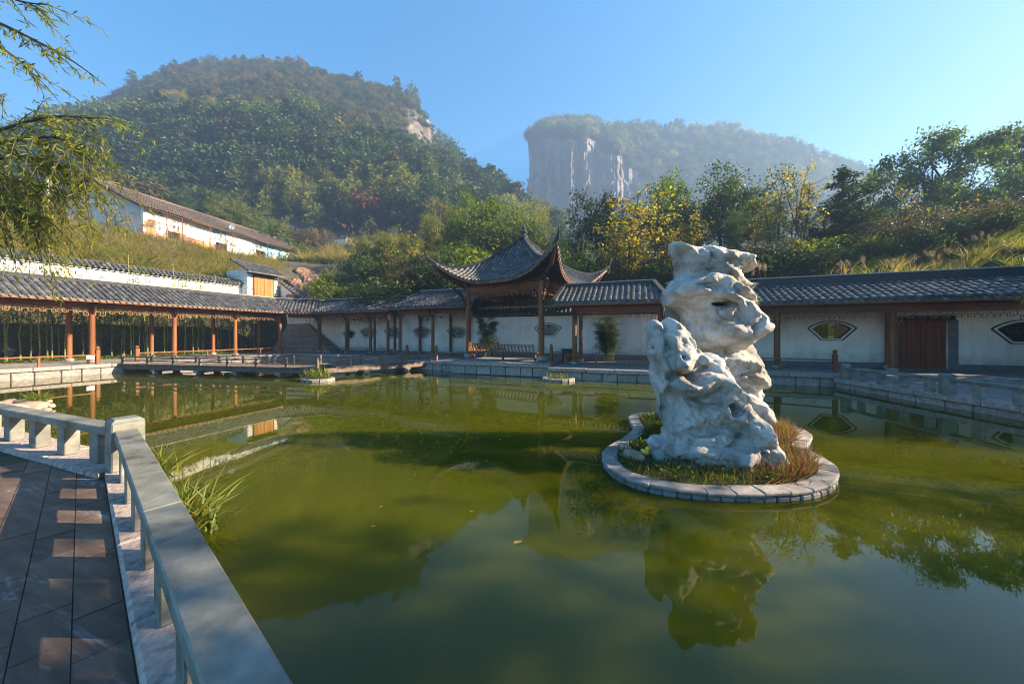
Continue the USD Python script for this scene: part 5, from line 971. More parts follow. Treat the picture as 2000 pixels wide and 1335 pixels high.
for k in range(13): obj('tile_roll', cat_(roll_tiles((-32.38, 20.3 + k * .265, 7.64), (-34.6, 20.3 + k * .265, 8.73), .085, 9, rgl) + [drip((-32.36, 20.43 + k * .265, 7.62), (0, 1, 0), (.3, 0, -.95), .075)]), TILE, rf)
obj('ridge', _ridge((-34.6, 20.1, 8.7), (-34.6, 23.7, 8.7), .2, .16), RIDGE, rf)
SW = thing('stair_wall', 'white wall with a sloping dark coping descending beside the steps', 'wall')
P_ = [(-33.0, 3.0), (-33.0, 7.0), (-28.9, 4.59), (-28.9, 3.0)]
v, f = prism(Polygon(P_), 0, .26); obj('wall_face', (np.column_stack([v[:, 0], 23.55 - v[:, 2] + .26, v[:, 1]]), f), WHITE, SW)
obj('sloping_coping', bar((-33.1, 23.68, 7.13), (-28.9, 23.68, 4.67), .5, .12), RIDGE, SW)
for k in range(12):
    t = (k + .5) / 26; p = np.array([-33.1 + 9.1 * t, 23.40, 7.20 - 5.33 * t]); obj('tile_roll', cat_(roll_tiles(p + [0, 0, -.05], p + [0, .27, .14], .085, 2, rgl)), TILE, SW)
ST_ = thing('stone_steps', 'stone steps climbing left behind the corner of the gallery', 'steps')
for k in range(14): obj('step', cbox(((-31.6 - 24.75 - .30 * k) / 2, (21.78 + .105 * k + 23.27) / 2, (.4 + .68 + .18 * k) / 2), (31.6 - 24.75 - .30 * k, 23.27 - 21.78 - .105 * k, .28 + .18 * k), .015), STEPST, ST_)
# the farmhouse
FA, FB = np.array([-51.56, 21.30]), np.array([-56.2, 46.0]); fd = (FB - FA) / np.linalg.norm(FB - FA); fn = np.array([-fd[1], fd[0]]); FL = float(np.linalg.norm(FB - FA)); FW = 13.0; ZEV, ZRG = 16.35, 19.55
def FP(s, t, z): return np.array([*(FA + fd * s + fn * t), z])
FARMW = M(stage, L + 'old_limewash', {
    'g': ('geometry', {}), 'n': ('noise_texture', {'scale': .33, 'detail': 6, 'roughness': .55}), 's': ('separate_xyz', {}), 'zr': ('map_range', {'from_min': 12.5, 'from_max': 16.2, 'to_min': .16, 'to_max': -.12}), 'ad': ('math', {'math_type': 'add'}),
    'r': ('rgb_ramp', {'ramp': [(.57, (0, 0, 0)), (.60, (1, 1, 1))]}), 'n2': ('noise_texture', {'scale': .9, 'detail': 7, 'roughness': .7}), 'w': ('rgb_ramp', {'ramp': [(.3, (.56, .54, .50)), (.6, (.76, .75, .72))]}),
    'n3': ('noise_texture', {'scale': 1.3, 'detail': 3}), 'mask': ('noise_texture', {'scale': .16, 'detail': 1}), 'ml': ('math', {'math_type': 'multiply'}), 'br': ('rgb_ramp', {'ramp': [(.290, (0, 0, 0)), (.305, (.85, .85, .85))]}), 'mx': ('mix', {'color2': (.42, .20, .075)}), 'mb': ('mix', {'color2': (.10, .36, .56)}),
    'b': ('bump', {'strength': .5, 'distance': .03}), 'p': ('principled_bsdf', {'roughness': .9})},
    [('g.position', 'n.vector'), ('g.position', 's.vector'), ('s.z', 'zr.value'), ('n.fac', 'ad.value1'), ('zr.result', 'ad.value2'), ('ad.value', 'r.fac'), ('g.position', 'n2.vector'), ('n2.fac', 'w.fac'), ('g.position', 'n3.vector'), ('g.position', 'mask.vector'), ('n3.fac', 'ml.value1'), ('mask.fac', 'ml.value2'), ('ml.value', 'br.fac'),
     ('w.color', 'mb.color1'), ('br.color', 'mb.fac'), ('mb.color', 'mx.color1'), ('r.color', 'mx.fac'), ('mx.color', 'p.base_color'), ('n2.fac', 'b.height'), ('b.normal', 'p.normal')], surface='p.BSDF')
FH = thing('farmhouse', 'long old limewashed farmhouse with a sagging brown tiled roof on the slope', 'farmhouse')
wins = [(3.0, 13.7, 1.3, .9), (8.6, 13.75, 1.5, 1.2), (14.6, 14.2, 1.6, 1.15), (20.3, 14.9, .9, 1.3)]
P_ = shapely.box(0, 10.5, FL, ZEV)
for s, z, w, h in wins: P_ = P_.difference(shapely.box(s - w / 2, z - h / 2, s + w / 2, z + h / 2))
v, f = prism(P_, 0, .35); fm = np.array([FP(a, c, b) for a, b, c in v]); obj('long_wall', (fm, f[:, ::-1]), FARMW, FH)
GABLE = noisy('grey_limewash', [(.25, (.40, .37, .36)), (.5, (.54, .51, .50)), (.75, (.62, .60, .59))], .6, .9, .3, 12, .02)
v, f = prism(Polygon([(.36, 10), (FW, 10), (FW, ZEV), (FW / 2, ZRG - .15), (.36, ZEV)]), 0, .35); obj('gable_wall', (np.array([FP(c, a, b) for a, b, c in v]), f), GABLE, FH)
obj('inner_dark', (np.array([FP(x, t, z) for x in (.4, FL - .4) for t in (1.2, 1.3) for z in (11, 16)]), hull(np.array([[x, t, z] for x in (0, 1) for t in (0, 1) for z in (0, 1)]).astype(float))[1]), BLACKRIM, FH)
for s, z, w, h in wins:
    wf = obj('window', cat_([bar(FP(s - w / 2, .12, z), FP(s + w / 2, .12, z), .05, .05)] + [bar(FP(s + o * w / 2, .12, z - h / 2), FP(s + o * w / 2, .12, z + h / 2), .06, .06) for o in (-.97, 0, .97)]), DARKW, FH)
    obj('sill', bar(FP(s - w / 2 - .1, -.03, z - h / 2 - .05), FP(s + w / 2 + .1, -.03, z - h / 2 - .05), .12, .08), GABLE, wf)
for sd in (0, 1):                       # two roof slopes, a little uneven
    t0, t1 = (-.75, FW / 2) if sd == 0 else (FW + .75, FW / 2); G = np.zeros((40, 10, 3))
    for i, s in enumerate(np.linspace(-.8, FL + .8, 40)):
        for j, q in enumerate(np.linspace(0, 1, 10)): G[i, j] = FP(s, t0 + (t1 - t0) * q, ZEV - .30 + (ZRG - ZEV + .30) * q - .10 * math.sin(q * 3.14) + .08 * math.sin(s * .7))
    v, f = sheet(G); obj('roof_slope', (np.vstack([v, v - [0, 0, .14]]), np.vstack([f, f[:, ::-1] + len(v)])), OLDTILE, FH)
    if sd == 0:
        for i, s in enumerate(np.arange(-.7, FL + .7, .27)):
            tl = []
            for q in range(9):
                def RPt(q): return FP(s + rgl.uniform(-.02, .02), t0 + (t1 - t0) * q, ZEV - .30 + (ZRG - ZEV + .30) * q - .10 * math.sin(q * 3.14) + .08 * math.sin(s * .7) + .03)
                tl += roll_tiles(RPt(q / 9), RPt((q + 1) / 9), .085, 2, rgl, seg=3)
            obj('tile_roll', cat_(tl), OLDTILE, FH)
obj('ridge', bar(FP(-.85, FW / 2, ZRG + .05), FP(FL + .8, FW / 2, ZRG + .05), .3, .22), OLDTILE, FH)
obj('gable_eave', cat_([bar(FP(-.8, -.75, ZEV - .42), FP(-.8, FW / 2, ZRG - .12), .10, .22), bar(FP(-.8, FW + .75, ZEV - .42), FP(-.8, FW / 2, ZRG - .12), .10, .22)]), DARKW, FH)
dish = thing('satellite_dish', 'small grey-blue satellite dish on the eave of the farmhouse roof', 'dish', FP(9.5, -.55, ZEV + .05))
DISH = noisy('dish_paint', [(.3, (.22, .29, .38)), (.7, (.30, .37, .46))], 6, .4, .05)
v, f = lathe([(0, 0), (.2, .03), (.36, .10), (.36, .12), (.2, .05), (0, .02)], (0, 0, 0), 18); A_ = np.array([[.5, .3, .8], [-.5, .85, 0], [-.7, -.4, .6]]); A_ = A_ / np.linalg.norm(A_, axis=1)[:, None]
obj('reflector', (v @ np.array([[0, 1, 0], [.45, 0, .89], [.89, 0, -.45]]) * 1.0 + [0, 0, .45], f), DISH, dish, smooth=True); obj('mast', tube([(0, 0, -.5), (0, 0, .45)], .03, 6), IRON, dish); obj('feed_arm', tube([(0, 0, .3), (.38, 0, .38)], .015, 5), IRON, dish)
def scaffold(name, label, ss, off, zt, zb, bars, mat, r=.05):
    g = thing(name, label, 'frame')
    for s in ss: obj('post', tube([FP(s, -off, zb(s)), FP(s, -off, zt(s))], r, 6), mat, g)
    for a, b, z in bars: obj('bar', tube([FP(a, -off - .02, z), FP(b, -off - .02, z + .0)], r * .7, 5), mat, g)
    return g
scaffold('rusty_scaffold', 'rusty steel frame standing before the near end of the farmhouse', [1.6, 3.2, 6.4, 9.3, 14.9], .9, lambda s: ZEV - .4, lambda s: 11.8 + s * .07, [(0, 14.9, 15.9), (0, 4.6, 14.6), (1.6, 9.3, 13.7), (0, 3.2, 15.3), (9.3, 14.9, 14.9)], RUST)
scaffold('railing_frame', 'dark steel frame before the far end of the farmhouse', [16.6, 19.0, 21.4, 23.8], 1.3, lambda s: 15.55, lambda s: 12.6 + s * .06, [(16.6, 23.8, 15.5), (19.0, 23.8, 14.7)], IRON)
# pole with drying canes at the left of the roof
pole = thing('utility_pole', 'short concrete pole with canes tied to it left of the farmhouse gable', 'pole', (0, 0, 0))
pb = at(94, 44, 375); pt_ = at(94, 44, 338); pe = at(232, 44, 358); pe2 = at(150, 44, 374)
obj('post', tube([[pb[0], pb[1], 12], pt_], [.16, .13], 8), GABLE, pole); obj('cane', tube([pt_ - [0, 0, .1], pe], .06, 5), PALE, pole); obj('cane', tube([at(98, 44, 358), pe2], .05, 5), PALE, pole); obj('cane', tube([at(98, 44, 356), at(165, 44, 369)], .05, 5), PALE, pole)
obj('wire', tube([at(-80, 44, 318), at(94, 44, 336)], .02, 4), IRON, pole); obj('wire', tube([at(-80, 40, 326), at(200, 60, 317)], .02, 4), IRON, pole)
# fence on the terraces, earth bank
fe = thing('wire_fence', 'thin rusty fence with two pale posts at the end of the farmhouse', 'fence')
fpts = [at(x, 56, 523 + (x - 618) * .06) for x in (612, 624, 636, 648, 660, 672, 684, 696)]
for i, p in enumerate(fpts): obj('fence_post', tube([p - [0, 0, .4], p + [0, 0, 2.0 if i not in (0, 4) else 1.7]], .045 if i not in (0, 4) else .09, 6), RUST if i not in (0, 4) else PALE, fe)
for dz in (.7, 1.3, 1.95): obj('fence_rail', tube([p + [0, 0, dz] for p in fpts], .03, 4), RUST, fe)
EARTH = noisy('red_earth', [(.28, (.07, .045, .03)), (.5, (.20, .12, .08)), (.7, (.34, .23, .165)), (.85, (.42, .33, .27))], 1.1, .95, 1.0, 5, .12, detail=9)
G = np.zeros((90, 60, 3))
for i, x in enumerate(np.linspace(545, 705, 90)):
    for j, q in enumerate(np.linspace(0, 1, 60)):
        d = 31.5 + 16 * q ** 1.3; yb, yt = 596 + 0 * x, np.interp(x, [545, 600, 650, 705], [522, 523, 530, 528]); G[i, j] = at(x, d, yb + (yt - yb) * q)
G += ((np.stack([fbm(G * .8 + k * 7, 6, 90 + k) for k in range(3)], -1) - .5) * [2.2, 2.6, 2.6]) + (np.abs(fbm(G * 2.2, 4, 95) - .5)[..., None] * [0, 0, -1.4])
obj('earth_bank', sheet(G), EARTH, smooth=False, kind='structure', label='bare reddish earth bank below the farmhouse')
TERR = noisy('terrace_stone', [(.3, (.07, .065, .05)), (.7, (.19, .18, .14))], 1.5, .9, .6, 8, .05)
for i, (x0, x1, y_, d) in enumerate([(596, 700, 497, 66), (604, 712, 487, 72), (612, 716, 477, 78), (600, 690, 468, 84)]):
    tw = thing('terrace_wall', ['lowest terrace wall of the field on the slope', 'second terrace wall from below on the slope', 'third terrace wall from below on the slope', 'topmost terrace wall at the foot of the wood'][i], 'wall')
    a, b = at(x0, d, y_), at(x1, d + 1, y_ - 2)
    for k in range(8):
        p, q = a + (b - a) * k / 8, a + (b - a) * (k + 1) / 8; obj('stone', bar(p + rgl.normal(size=3) * .08 - [0, 0, .5], q - [0, 0, .5], .5, 1.3), TERR, tw)
tm = thing('stone_hut', 'little grey stone hut on the terraces below the wood', 'hut', at(662, 79, 480)); obj('wall', cbox((0, 0, .1), (4.5, 2, 2.6), .05, .3), GABLE, tm); obj('opening', cbox((-.6, -1.02, -.1), (1.0, .1, 1.2), .02, .3), BLACKRIM, tm); obj('roof', cbox((0, 0, 1.5), (5, 2.5, .25), .05, .3), TERR, tm)
# things on the left walkway
sg = thing('notice_board', 'small white notice leaning at the foot of a gallery column', 'sign', (-27.1, 9.15, ZW)); obj('board', cbox((0, 0, .32), (.03, .36, .22), .004, .35), PALE, sg); obj('stand', box((-.05, 0, .16), (.05, .05, .32)), WOOD, sg)
for k in range(2): obj('text_line', box((.022, 0, .36 - .07 * k), (.006, .22, .018), .35), IRON, sg)
sl = thing('stone_lantern', 'small grey stone lantern on the grass at the left', 'lantern', (*at_z(17, 706, ZW)[:2], ZW)); obj('pedestal', lathe([(.16, 0), (.16, .08), (.08, .12), (.08, .3), (.15, .34)], n=8), STEPST, sl); obj('light_box', cbox((0, 0, .46), (.24, .24, .22), .02), STEPST, sl); obj('cap', lathe([(.26, .57), (.24, .62), (.05, .76), (.05, .80), (0, .84)], n=6), STEPST, sl)
# ------------------------------------------------------------------ trees, bamboo, reeds
def tree_proto(kind, seed):
    """(trunk mesh, crown mesh or list of (name, mesh, material)) of a tree of unit-ish size in metres."""
    rng = np.random.default_rng(seed)
    if kind == 'broad':                 # dense rounded tree, 6 m
        bl = [((rng.normal() * .9, rng.normal() * .9, rng.uniform(2.6, 5.0)), (rng.uniform(.8, 1.3),) * 2 + (rng.uniform(.6, .95),)) for _ in range(13)] + [((0, 0, 5.2), (.8, .8, .7)), ((0, 0, 3.6), (1.5, 1.5, 1.3))]
        return limbs(rng, (0, 0, -.3), (0, 0, 4.8), .15, bl, 8), crown(rng, bl, 8200, .17, .22, 26, .5, long=1.9), 6.0
    if kind == 'airy':                  # tall tree with a bare stem and a loose crown, 8 m
        bl = [((rng.normal() * 1.35, rng.normal() * 1.2, rng.uniform(3.2, 7.0)), (rng.uniform(.5, .9),) * 2 + (rng.uniform(.35, .6),)) for _ in range(24)] + [((0, 0, 7.3), (.8, .8, .5))]
        bl = [b for b in bl if abs(b[0][0]) < 2.9 * (1 - abs(b[0][2] - 5.0) / 5.5)]
        return limbs(rng, (0, 0, -.3), (.2, 0, 6.3), .19, bl, 14, .2), crown(rng, bl, 15000, .17, .30, 24, .3, long=2.0), 7.9
    if kind == 'cone':                  # dark evergreen, broad below, 6 m
        bl = [(((1 - z / 7.2) * rng.uniform(.5, 1.35) * math.cos(a), (1 - z / 7.2) * rng.uniform(.5, 1.35) * math.sin(a), z), (1.0 * (1.1 - z / 7),) * 2 + (.6,)) for z, a in zip(np.linspace(.7, 5.7, 22), rng.uniform(0, 6.28, 22))] + [((0, 0, 5.9), (.35, .35, .5)), ((0, 0, 2), (1.3, 1.3, 1.6))]
        return limbs(rng, (0, 0, -.3), (0, 0, 5.6), .14, bl, 6), crown(rng, bl, 11500, .15, .22, 30, .55, long=2.0), 6.3
    if kind == 'sapling':               # a few thin stems with sparse leaves, 5 m
        ms, pts = [], []
        for _ in range(4):
            a = rng.uniform(0, 6.28); b0 = np.array([rng.normal() * .3, rng.normal() * .3, -.2]); top = np.array([math.cos(a) * rng.uniform(.2, .8), math.sin(a) * rng.uniform(.2, .8), rng.uniform(3.4, 5.0)]); P = b0 + (top - b0) * np.linspace(0, 1, 6)[:, None]; P[1:-1] += rng.normal(size=(4, 3)) * .06; ms.append(tube(P, np.linspace(.03, .008, 6), 5))
            for _ in range(9):
                t = rng.uniform(.35, 1); q = b0 + (top - b0) * t; e = q + np.array([rng.normal() * .4, rng.normal() * .4, rng.uniform(.05, .5)]); ms.append(tube([q, (q + e) / 2 + rng.normal(size=3) * .04, e], [.010, .007, .004], 4)); k = rng.integers(3, 12); pts.append(q + (e - q) * rng.uniform(.4, 1.1, (k, 1)) + rng.normal(size=(k, 3)) * .07)
        return cat_(ms), leaves(np.vstack(pts), .095, rng, up=.1, long=1.35, jitter=.5), 5.0
    if kind == 'autumn':                # several thin stems with few large yellow leaves, 5 m
        ms, pts = [], []
        for _ in range(7):
            a = rng.uniform(0, 6.28); b0 = np.array([rng.normal() * .25, rng.normal() * .25, -.2]); top = np.array([math.cos(a) * rng.uniform(.3, 1.1), math.sin(a) * rng.uniform(.3, 1.1), rng.uniform(3.6, 5.0)]); P = b0 + (top - b0) * np.linspace(0, 1, 6)[:, None]; P[1:-1] += rng.normal(size=(4, 3)) * .08; ms.append(tube(P, np.linspace(.045, .010, 6), 5))
            for _ in range(13):
                t = rng.uniform(.28, 1); q = b0 + (top - b0) * t; e = q + np.array([rng.normal() * .5, rng.normal() * .5, rng.uniform(.05, .55)]); ms.append(tube([q, (q + e) / 2 + rng.normal(size=3) * .04, e], [.014, .010, .005], 4)); k = rng.integers(11, 27); pts.append(q + (e - q) * rng.uniform(.3, 1.1, (k, 1)) + rng.normal(size=(k, 3)) * .09)
        return cat_(ms), leaves(np.vstack(pts), .105, rng, up=.1, long=1.35, jitter=.5), 5.0
    if kind == 'bamboo':                # a clump of leaning canes with feathery tops, 6 m
        ms, bl = [], []
        for _ in range(13):
            a = rng.uniform(0, 6.28); h = rng.uniform(4.4, 6.2); b0 = np.array([rng.normal() * .4, rng.normal() * .4, -.2]); l = rng.uniform(.3, 1.1); P = np.array([b0 + [math.cos(a) * l * q ** 2.2, math.sin(a) * l * q ** 2.2, h * (q - .06 * q ** 4)] for q in np.linspace(0, 1, 7)]); ms.append(tube(P, np.linspace(.035, .008, 7), 5))
            for q in np.linspace(.35, 1, 9): i = q * 6; j = min(int(i), 5); c = P[j] + (P[j + 1] - P[j]) * (i - j); bl.append((c + rng.normal(size=3) * .16, (.36, .36, .20)))
        return cat_(ms), crown(rng, bl, 9500, .17, .42, 18, .05, up=-.1, long=4.5), 6.1
    if kind == 'bare':
        ms = []
        def grow(p, d, L_, r, n):
            q = p + d * L_; ms.append(tube([p, (p + q) / 2 + rng.normal(size=3) * .04 * L_, q], [r, r * .8, r * .6], 5))
            if n: 
                for _ in range(3): e = d + rng.normal(size=3) * .42; e[2] = abs(e[2]) * .9; e /= np.linalg.norm(e); grow(q if rng.uniform() < .6 else (p + q) / 2, e, L_ * rng.uniform(.55, .8), r * .55, n - 1)
        for _ in range(3): grow(np.array([rng.normal() * .2, rng.normal() * .2, -.2]), np.array([rng.normal() * .25, rng.normal() * .25, 1.]), 1.5, .06, 4)
        return cat_(ms), None, 4.2
    bl = [((rng.normal() * .55, rng.normal() * .55, rng.uniform(.4, 1.2)), (rng.uniform(.4, .7),) * 2 + (rng.uniform(.35, .6),)) for _ in range(9)]
    return limbs(rng, (0, 0, -.2), (0, 0, 1.2), .05, bl, 6, .1, 5), crown(rng, bl, 3000, .13, .28, 20, .45), 1.9
F_AUT2 = leafy('thin_autumn_leaves', [(0, (.06, .10, .012)), (.45, (.14, .16, .014)), (.85, (.34, .27, .015)), (1, (.38, .15, .012))], .5)
F_MID = leafy('fresh_green_leaves', [(0, (0.058, 0.090, 0.009)), (.6, (0.109, 0.148, 0.014)), (1, (0.187, 0.203, 0.023))], .45)
KIND = {('broad', 'dark'): F_DARK, ('broad', 'green'): F_GREEN, ('broad', 'mid'): F_MID, ('airy', 'dark'): F_DARK, ('airy', 'green'): F_GREEN, ('cone', 'dark'): F_DARK, ('autumn', 'gold'): F_AUT, ('sapling', 'thin'): F_AUT2, ('bamboo', 'light'): F_BAMB, ('bamboo', 'green'): F_GREEN, ('bamboo', 'dark'): F_DARK, ('shrub', 'dark'): F_DARK, ('shrub', 'green'): F_MID, ('shrub', 'brown'): F_BROWN, ('shrub', 'olive'): F_OLIVE, ('bare', 'bare'): None}
NAME = {'broad': 'broadleaf_tree', 'airy': 'tall_tree', 'cone': 'evergreen_tree', 'autumn': 'autumn_tree', 'sapling': 'sapling', 'bamboo': 'bamboo_clump', 'shrub': 'shrub', 'bare': 'bare_tree'}
CATG = {'broad': 'tree', 'airy': 'tree', 'cone': 'tree', 'autumn': 'tree', 'sapling': 'tree', 'bamboo': 'bamboo', 'shrub': 'shrub', 'bare': 'tree'}
made, H0 = {}, {}
def plant(kind, tone, px, d, ytop, label, wide=1.0, v=0, ybase=None, group=None):
    """A tree rooted on the slope at depth d behind picture column px, as tall as its top stands in the picture."""
    xy = at(px, d); zg = float(land_z(xy)[0]) if ybase is None else EYE + (HY - ybase) / FPX * d
    inside = shapely.contains_xy(GARDEN, *xy)
    if inside and ybase is None: zg = ZW
    key = (kind, tone, v); zt = EYE + (HY - ytop) / FPX * d
    if key not in made:
        if (kind, v) not in H0: H0[(kind, v)] = tree_proto(kind, 500 + 37 * v + sum(map(ord, kind)))
        trunk, crn, h = H0[(kind, v)]; s = max(.25, (zt - zg) / h)
        t = thing(NAME[kind], label, CATG[kind], (*xy, zg), float(RND.uniform(0, 6.28)), group, scale=(s * wide, s * wide, s))
        obj('canes' if kind == 'bamboo' else 'trunk', trunk, BAMBOOC if kind == 'bamboo' else BARK, t)
        if crn is not None: obj('crown', crn, KIND[(kind, tone)], t)
        made[key] = t; return t
    s = max(.25, (zt - zg) / H0[(kind, v)][2])
    return copy_of(made[key], (*xy, zg), float(RND.uniform(0, 6.28)), label, group, scale=(s * wide, s * wide, s))
plant('airy', 'green', 1826, 31, 250, 'tall loose-crowned tree with a bare stem, second from the right edge', .84)
plant('airy', 'green', 1985, 31, 246, 'tall tree with bare limbs at the right picture edge', .8, 1)
plant('cone', 'dark', 1645, 24.5, 330, 'dark dense evergreen standing behind the right gallery', 1.75)
plant('autumn', 'gold', 1545, 24, 322, 'golden-leaved tree between the evergreen and the rock top', 1.0)
plant('autumn', 'gold', 1508, 24.5, 372, 'lower golden-leaved tree left of the tall golden one', 1.0, 1)
plant('broad', 'dark', 1412, 31, 338, 'dark round tree behind the golden trees above the rock', .9)
plant('bamboo', 'green', 1428, 26, 395, 'fresh green feathery clump just above the rock top', 1.0)
plant('broad', 'green', 1310, 33, 328, 'round-headed tree rising highest left of the rock top', .75, 1)
plant('broad', 'dark', 1312, 34, 398, 'dark lower storey tree under the round-headed tree', 1.0, 1)
plant('autumn', 'gold', 1262, 25, 372, 'yellow autumn tree in front of the round-headed tree', 1.25, 1)
plant('autumn', 'gold', 1218, 24.5, 405, 'broad yellow autumn tree right of the pavilion roof', 1.3)
plant('autumn', 'gold', 1330, 24.5, 398, 'slim yellow autumn tree left of the rock top', 1.0)
plant('broad', 'dark', 1188, 31, 374, 'dark tree with a flat top behind the yellow autumn tree', .8)
plant('broad', 'dark', 1745, 29, 372, 'dark round tree left of the tall loose-crowned tree', .85)
plant('broad', 'green', 1476, 29, 368, 'green round tree behind the golden trees, right of the fresh green clump', .8, 1)
plant('autumn', 'gold', 1592, 25, 388, 'golden tree at the left foot of the dark dense evergreen', 1.1, 1)
plant('broad', 'dark', 1697, 27, 408, 'dark low tree at the right foot of the evergreen', .95, 1)
plant('broad', 'green', 1890, 26, 420, 'green low tree on the bank between the two tall trees', 1.1)
plant('broad', 'dark', 1965, 24, 432, 'dark low tree on the bank before the right-edge tree', 1.1, 1)
plant('broad', 'green', 1800, 23.5, 446, 'green bushy tree on the bank below the tall loose-crowned tree', 1.2, 1)
plant('sapling', 'thin', 1762, 22.5, 335, 'thin sapling with a few orange leaves right of the evergreen', 1.2)
plant('sapling', 'thin', 1800, 22.5, 385, 'thin-leaved sapling before the tall loose-crowned tree', 1.2, 1)
plant('sapling', 'thin', 1880, 23.5, 352, 'sparse yellowing sapling between the two tall trees', 1.0)
plant('sapling', 'thin', 1925, 23.5, 392, 'sparse low sapling left of the right-edge tree', 1.1, 1)
plant('sapling', 'thin', 1478, 26, 385, 'sparse sapling just right of the fresh green clump', 1.0, 1)
plant('sapling', 'thin', 1090, 31, 398, 'thin sapling with few leaves right of the pavilion finial', .9)
plant('sapling', 'thin', 1128, 30, 430, 'low thin sapling above the right pavilion horn', 1.0, 1)
plant('bamboo', 'green', 1122, 33, 425, 'green feathery clump between pavilion and flat-topped tree', 1.1, 1)
plant('broad', 'mid', 962, 40, 384, 'large fresh green tree left of the pavilion finial', .85)
plant('broad', 'mid', 893, 40, 402, 'upright green tree left of the large fresh green tree', .65, 1)
plant('broad', 'mid', 1012, 41, 402, 'green tree right behind the pavilion finial', .8, 1)
plant('broad', 'green', 1048, 39, 436, 'darker green tree right of the pavilion finial', .9)
plant('bamboo', 'light', 1062, 48, 400, 'tall pale bamboo right of the pavilion finial', 1.0)
plant('bamboo', 'light', 1020, 52, 372, 'pale bamboo tops rising behind the pavilion', 1.0, 1)
for i, (x, yt) in enumerate([(742, 436), (768, 446), (796, 440), (822, 448), (850, 428), (866, 395), (710, 452)]):
    plant('bamboo', 'light', x, 46 + i, yt, ['pale bamboo leftmost but one above the dark bush', 'pale bamboo, lower, third in the row above the dark bush', 'pale bamboo in the middle of the row left of the pavilion', 'low pale bamboo above the left gallery bay', 'pale bamboo beside the upright green tree', 'tallest pale bamboo of the row, beside the upright green tree', 'low pale bamboo at the left end of the row'][i], 1.2, i % 2)
plant('autumn', 'gold', 792, 35, 462, 'golden autumn tree left of the pavilion roof', 1.2)
plant('autumn', 'gold', 770, 36, 492, 'low golden autumn tree beside the dark bushy tree', 1.2, 1)
plant('broad', 'dark', 727, 35, 462, 'dark bushy tree left of the golden tree over the gallery', .95, 1)
plant('broad', 'dark', 820, 31, 492, 'dark low tree between golden tree and pavilion horn', 1.0)
plant('broad', 'green', 905, 33, 470, 'green bush tree right behind the left pavilion horn', 1.1, 1)
MARKS = [(560, 'farmhouse end'), (727, 'dark bushy tree over the gallery'), (838, 'left pavilion horn'), (1022, 'pavilion finial'), (1190, 'right pavilion horn'), (1385, 'rock top'), (1545, 'tall golden tree'), (1645, 'dark dense evergreen'), (1712, 'bright reed tuft'), (1826, 'tall loose-crowned tree'), (1985, 'right-edge tree')]; SEEN = {}
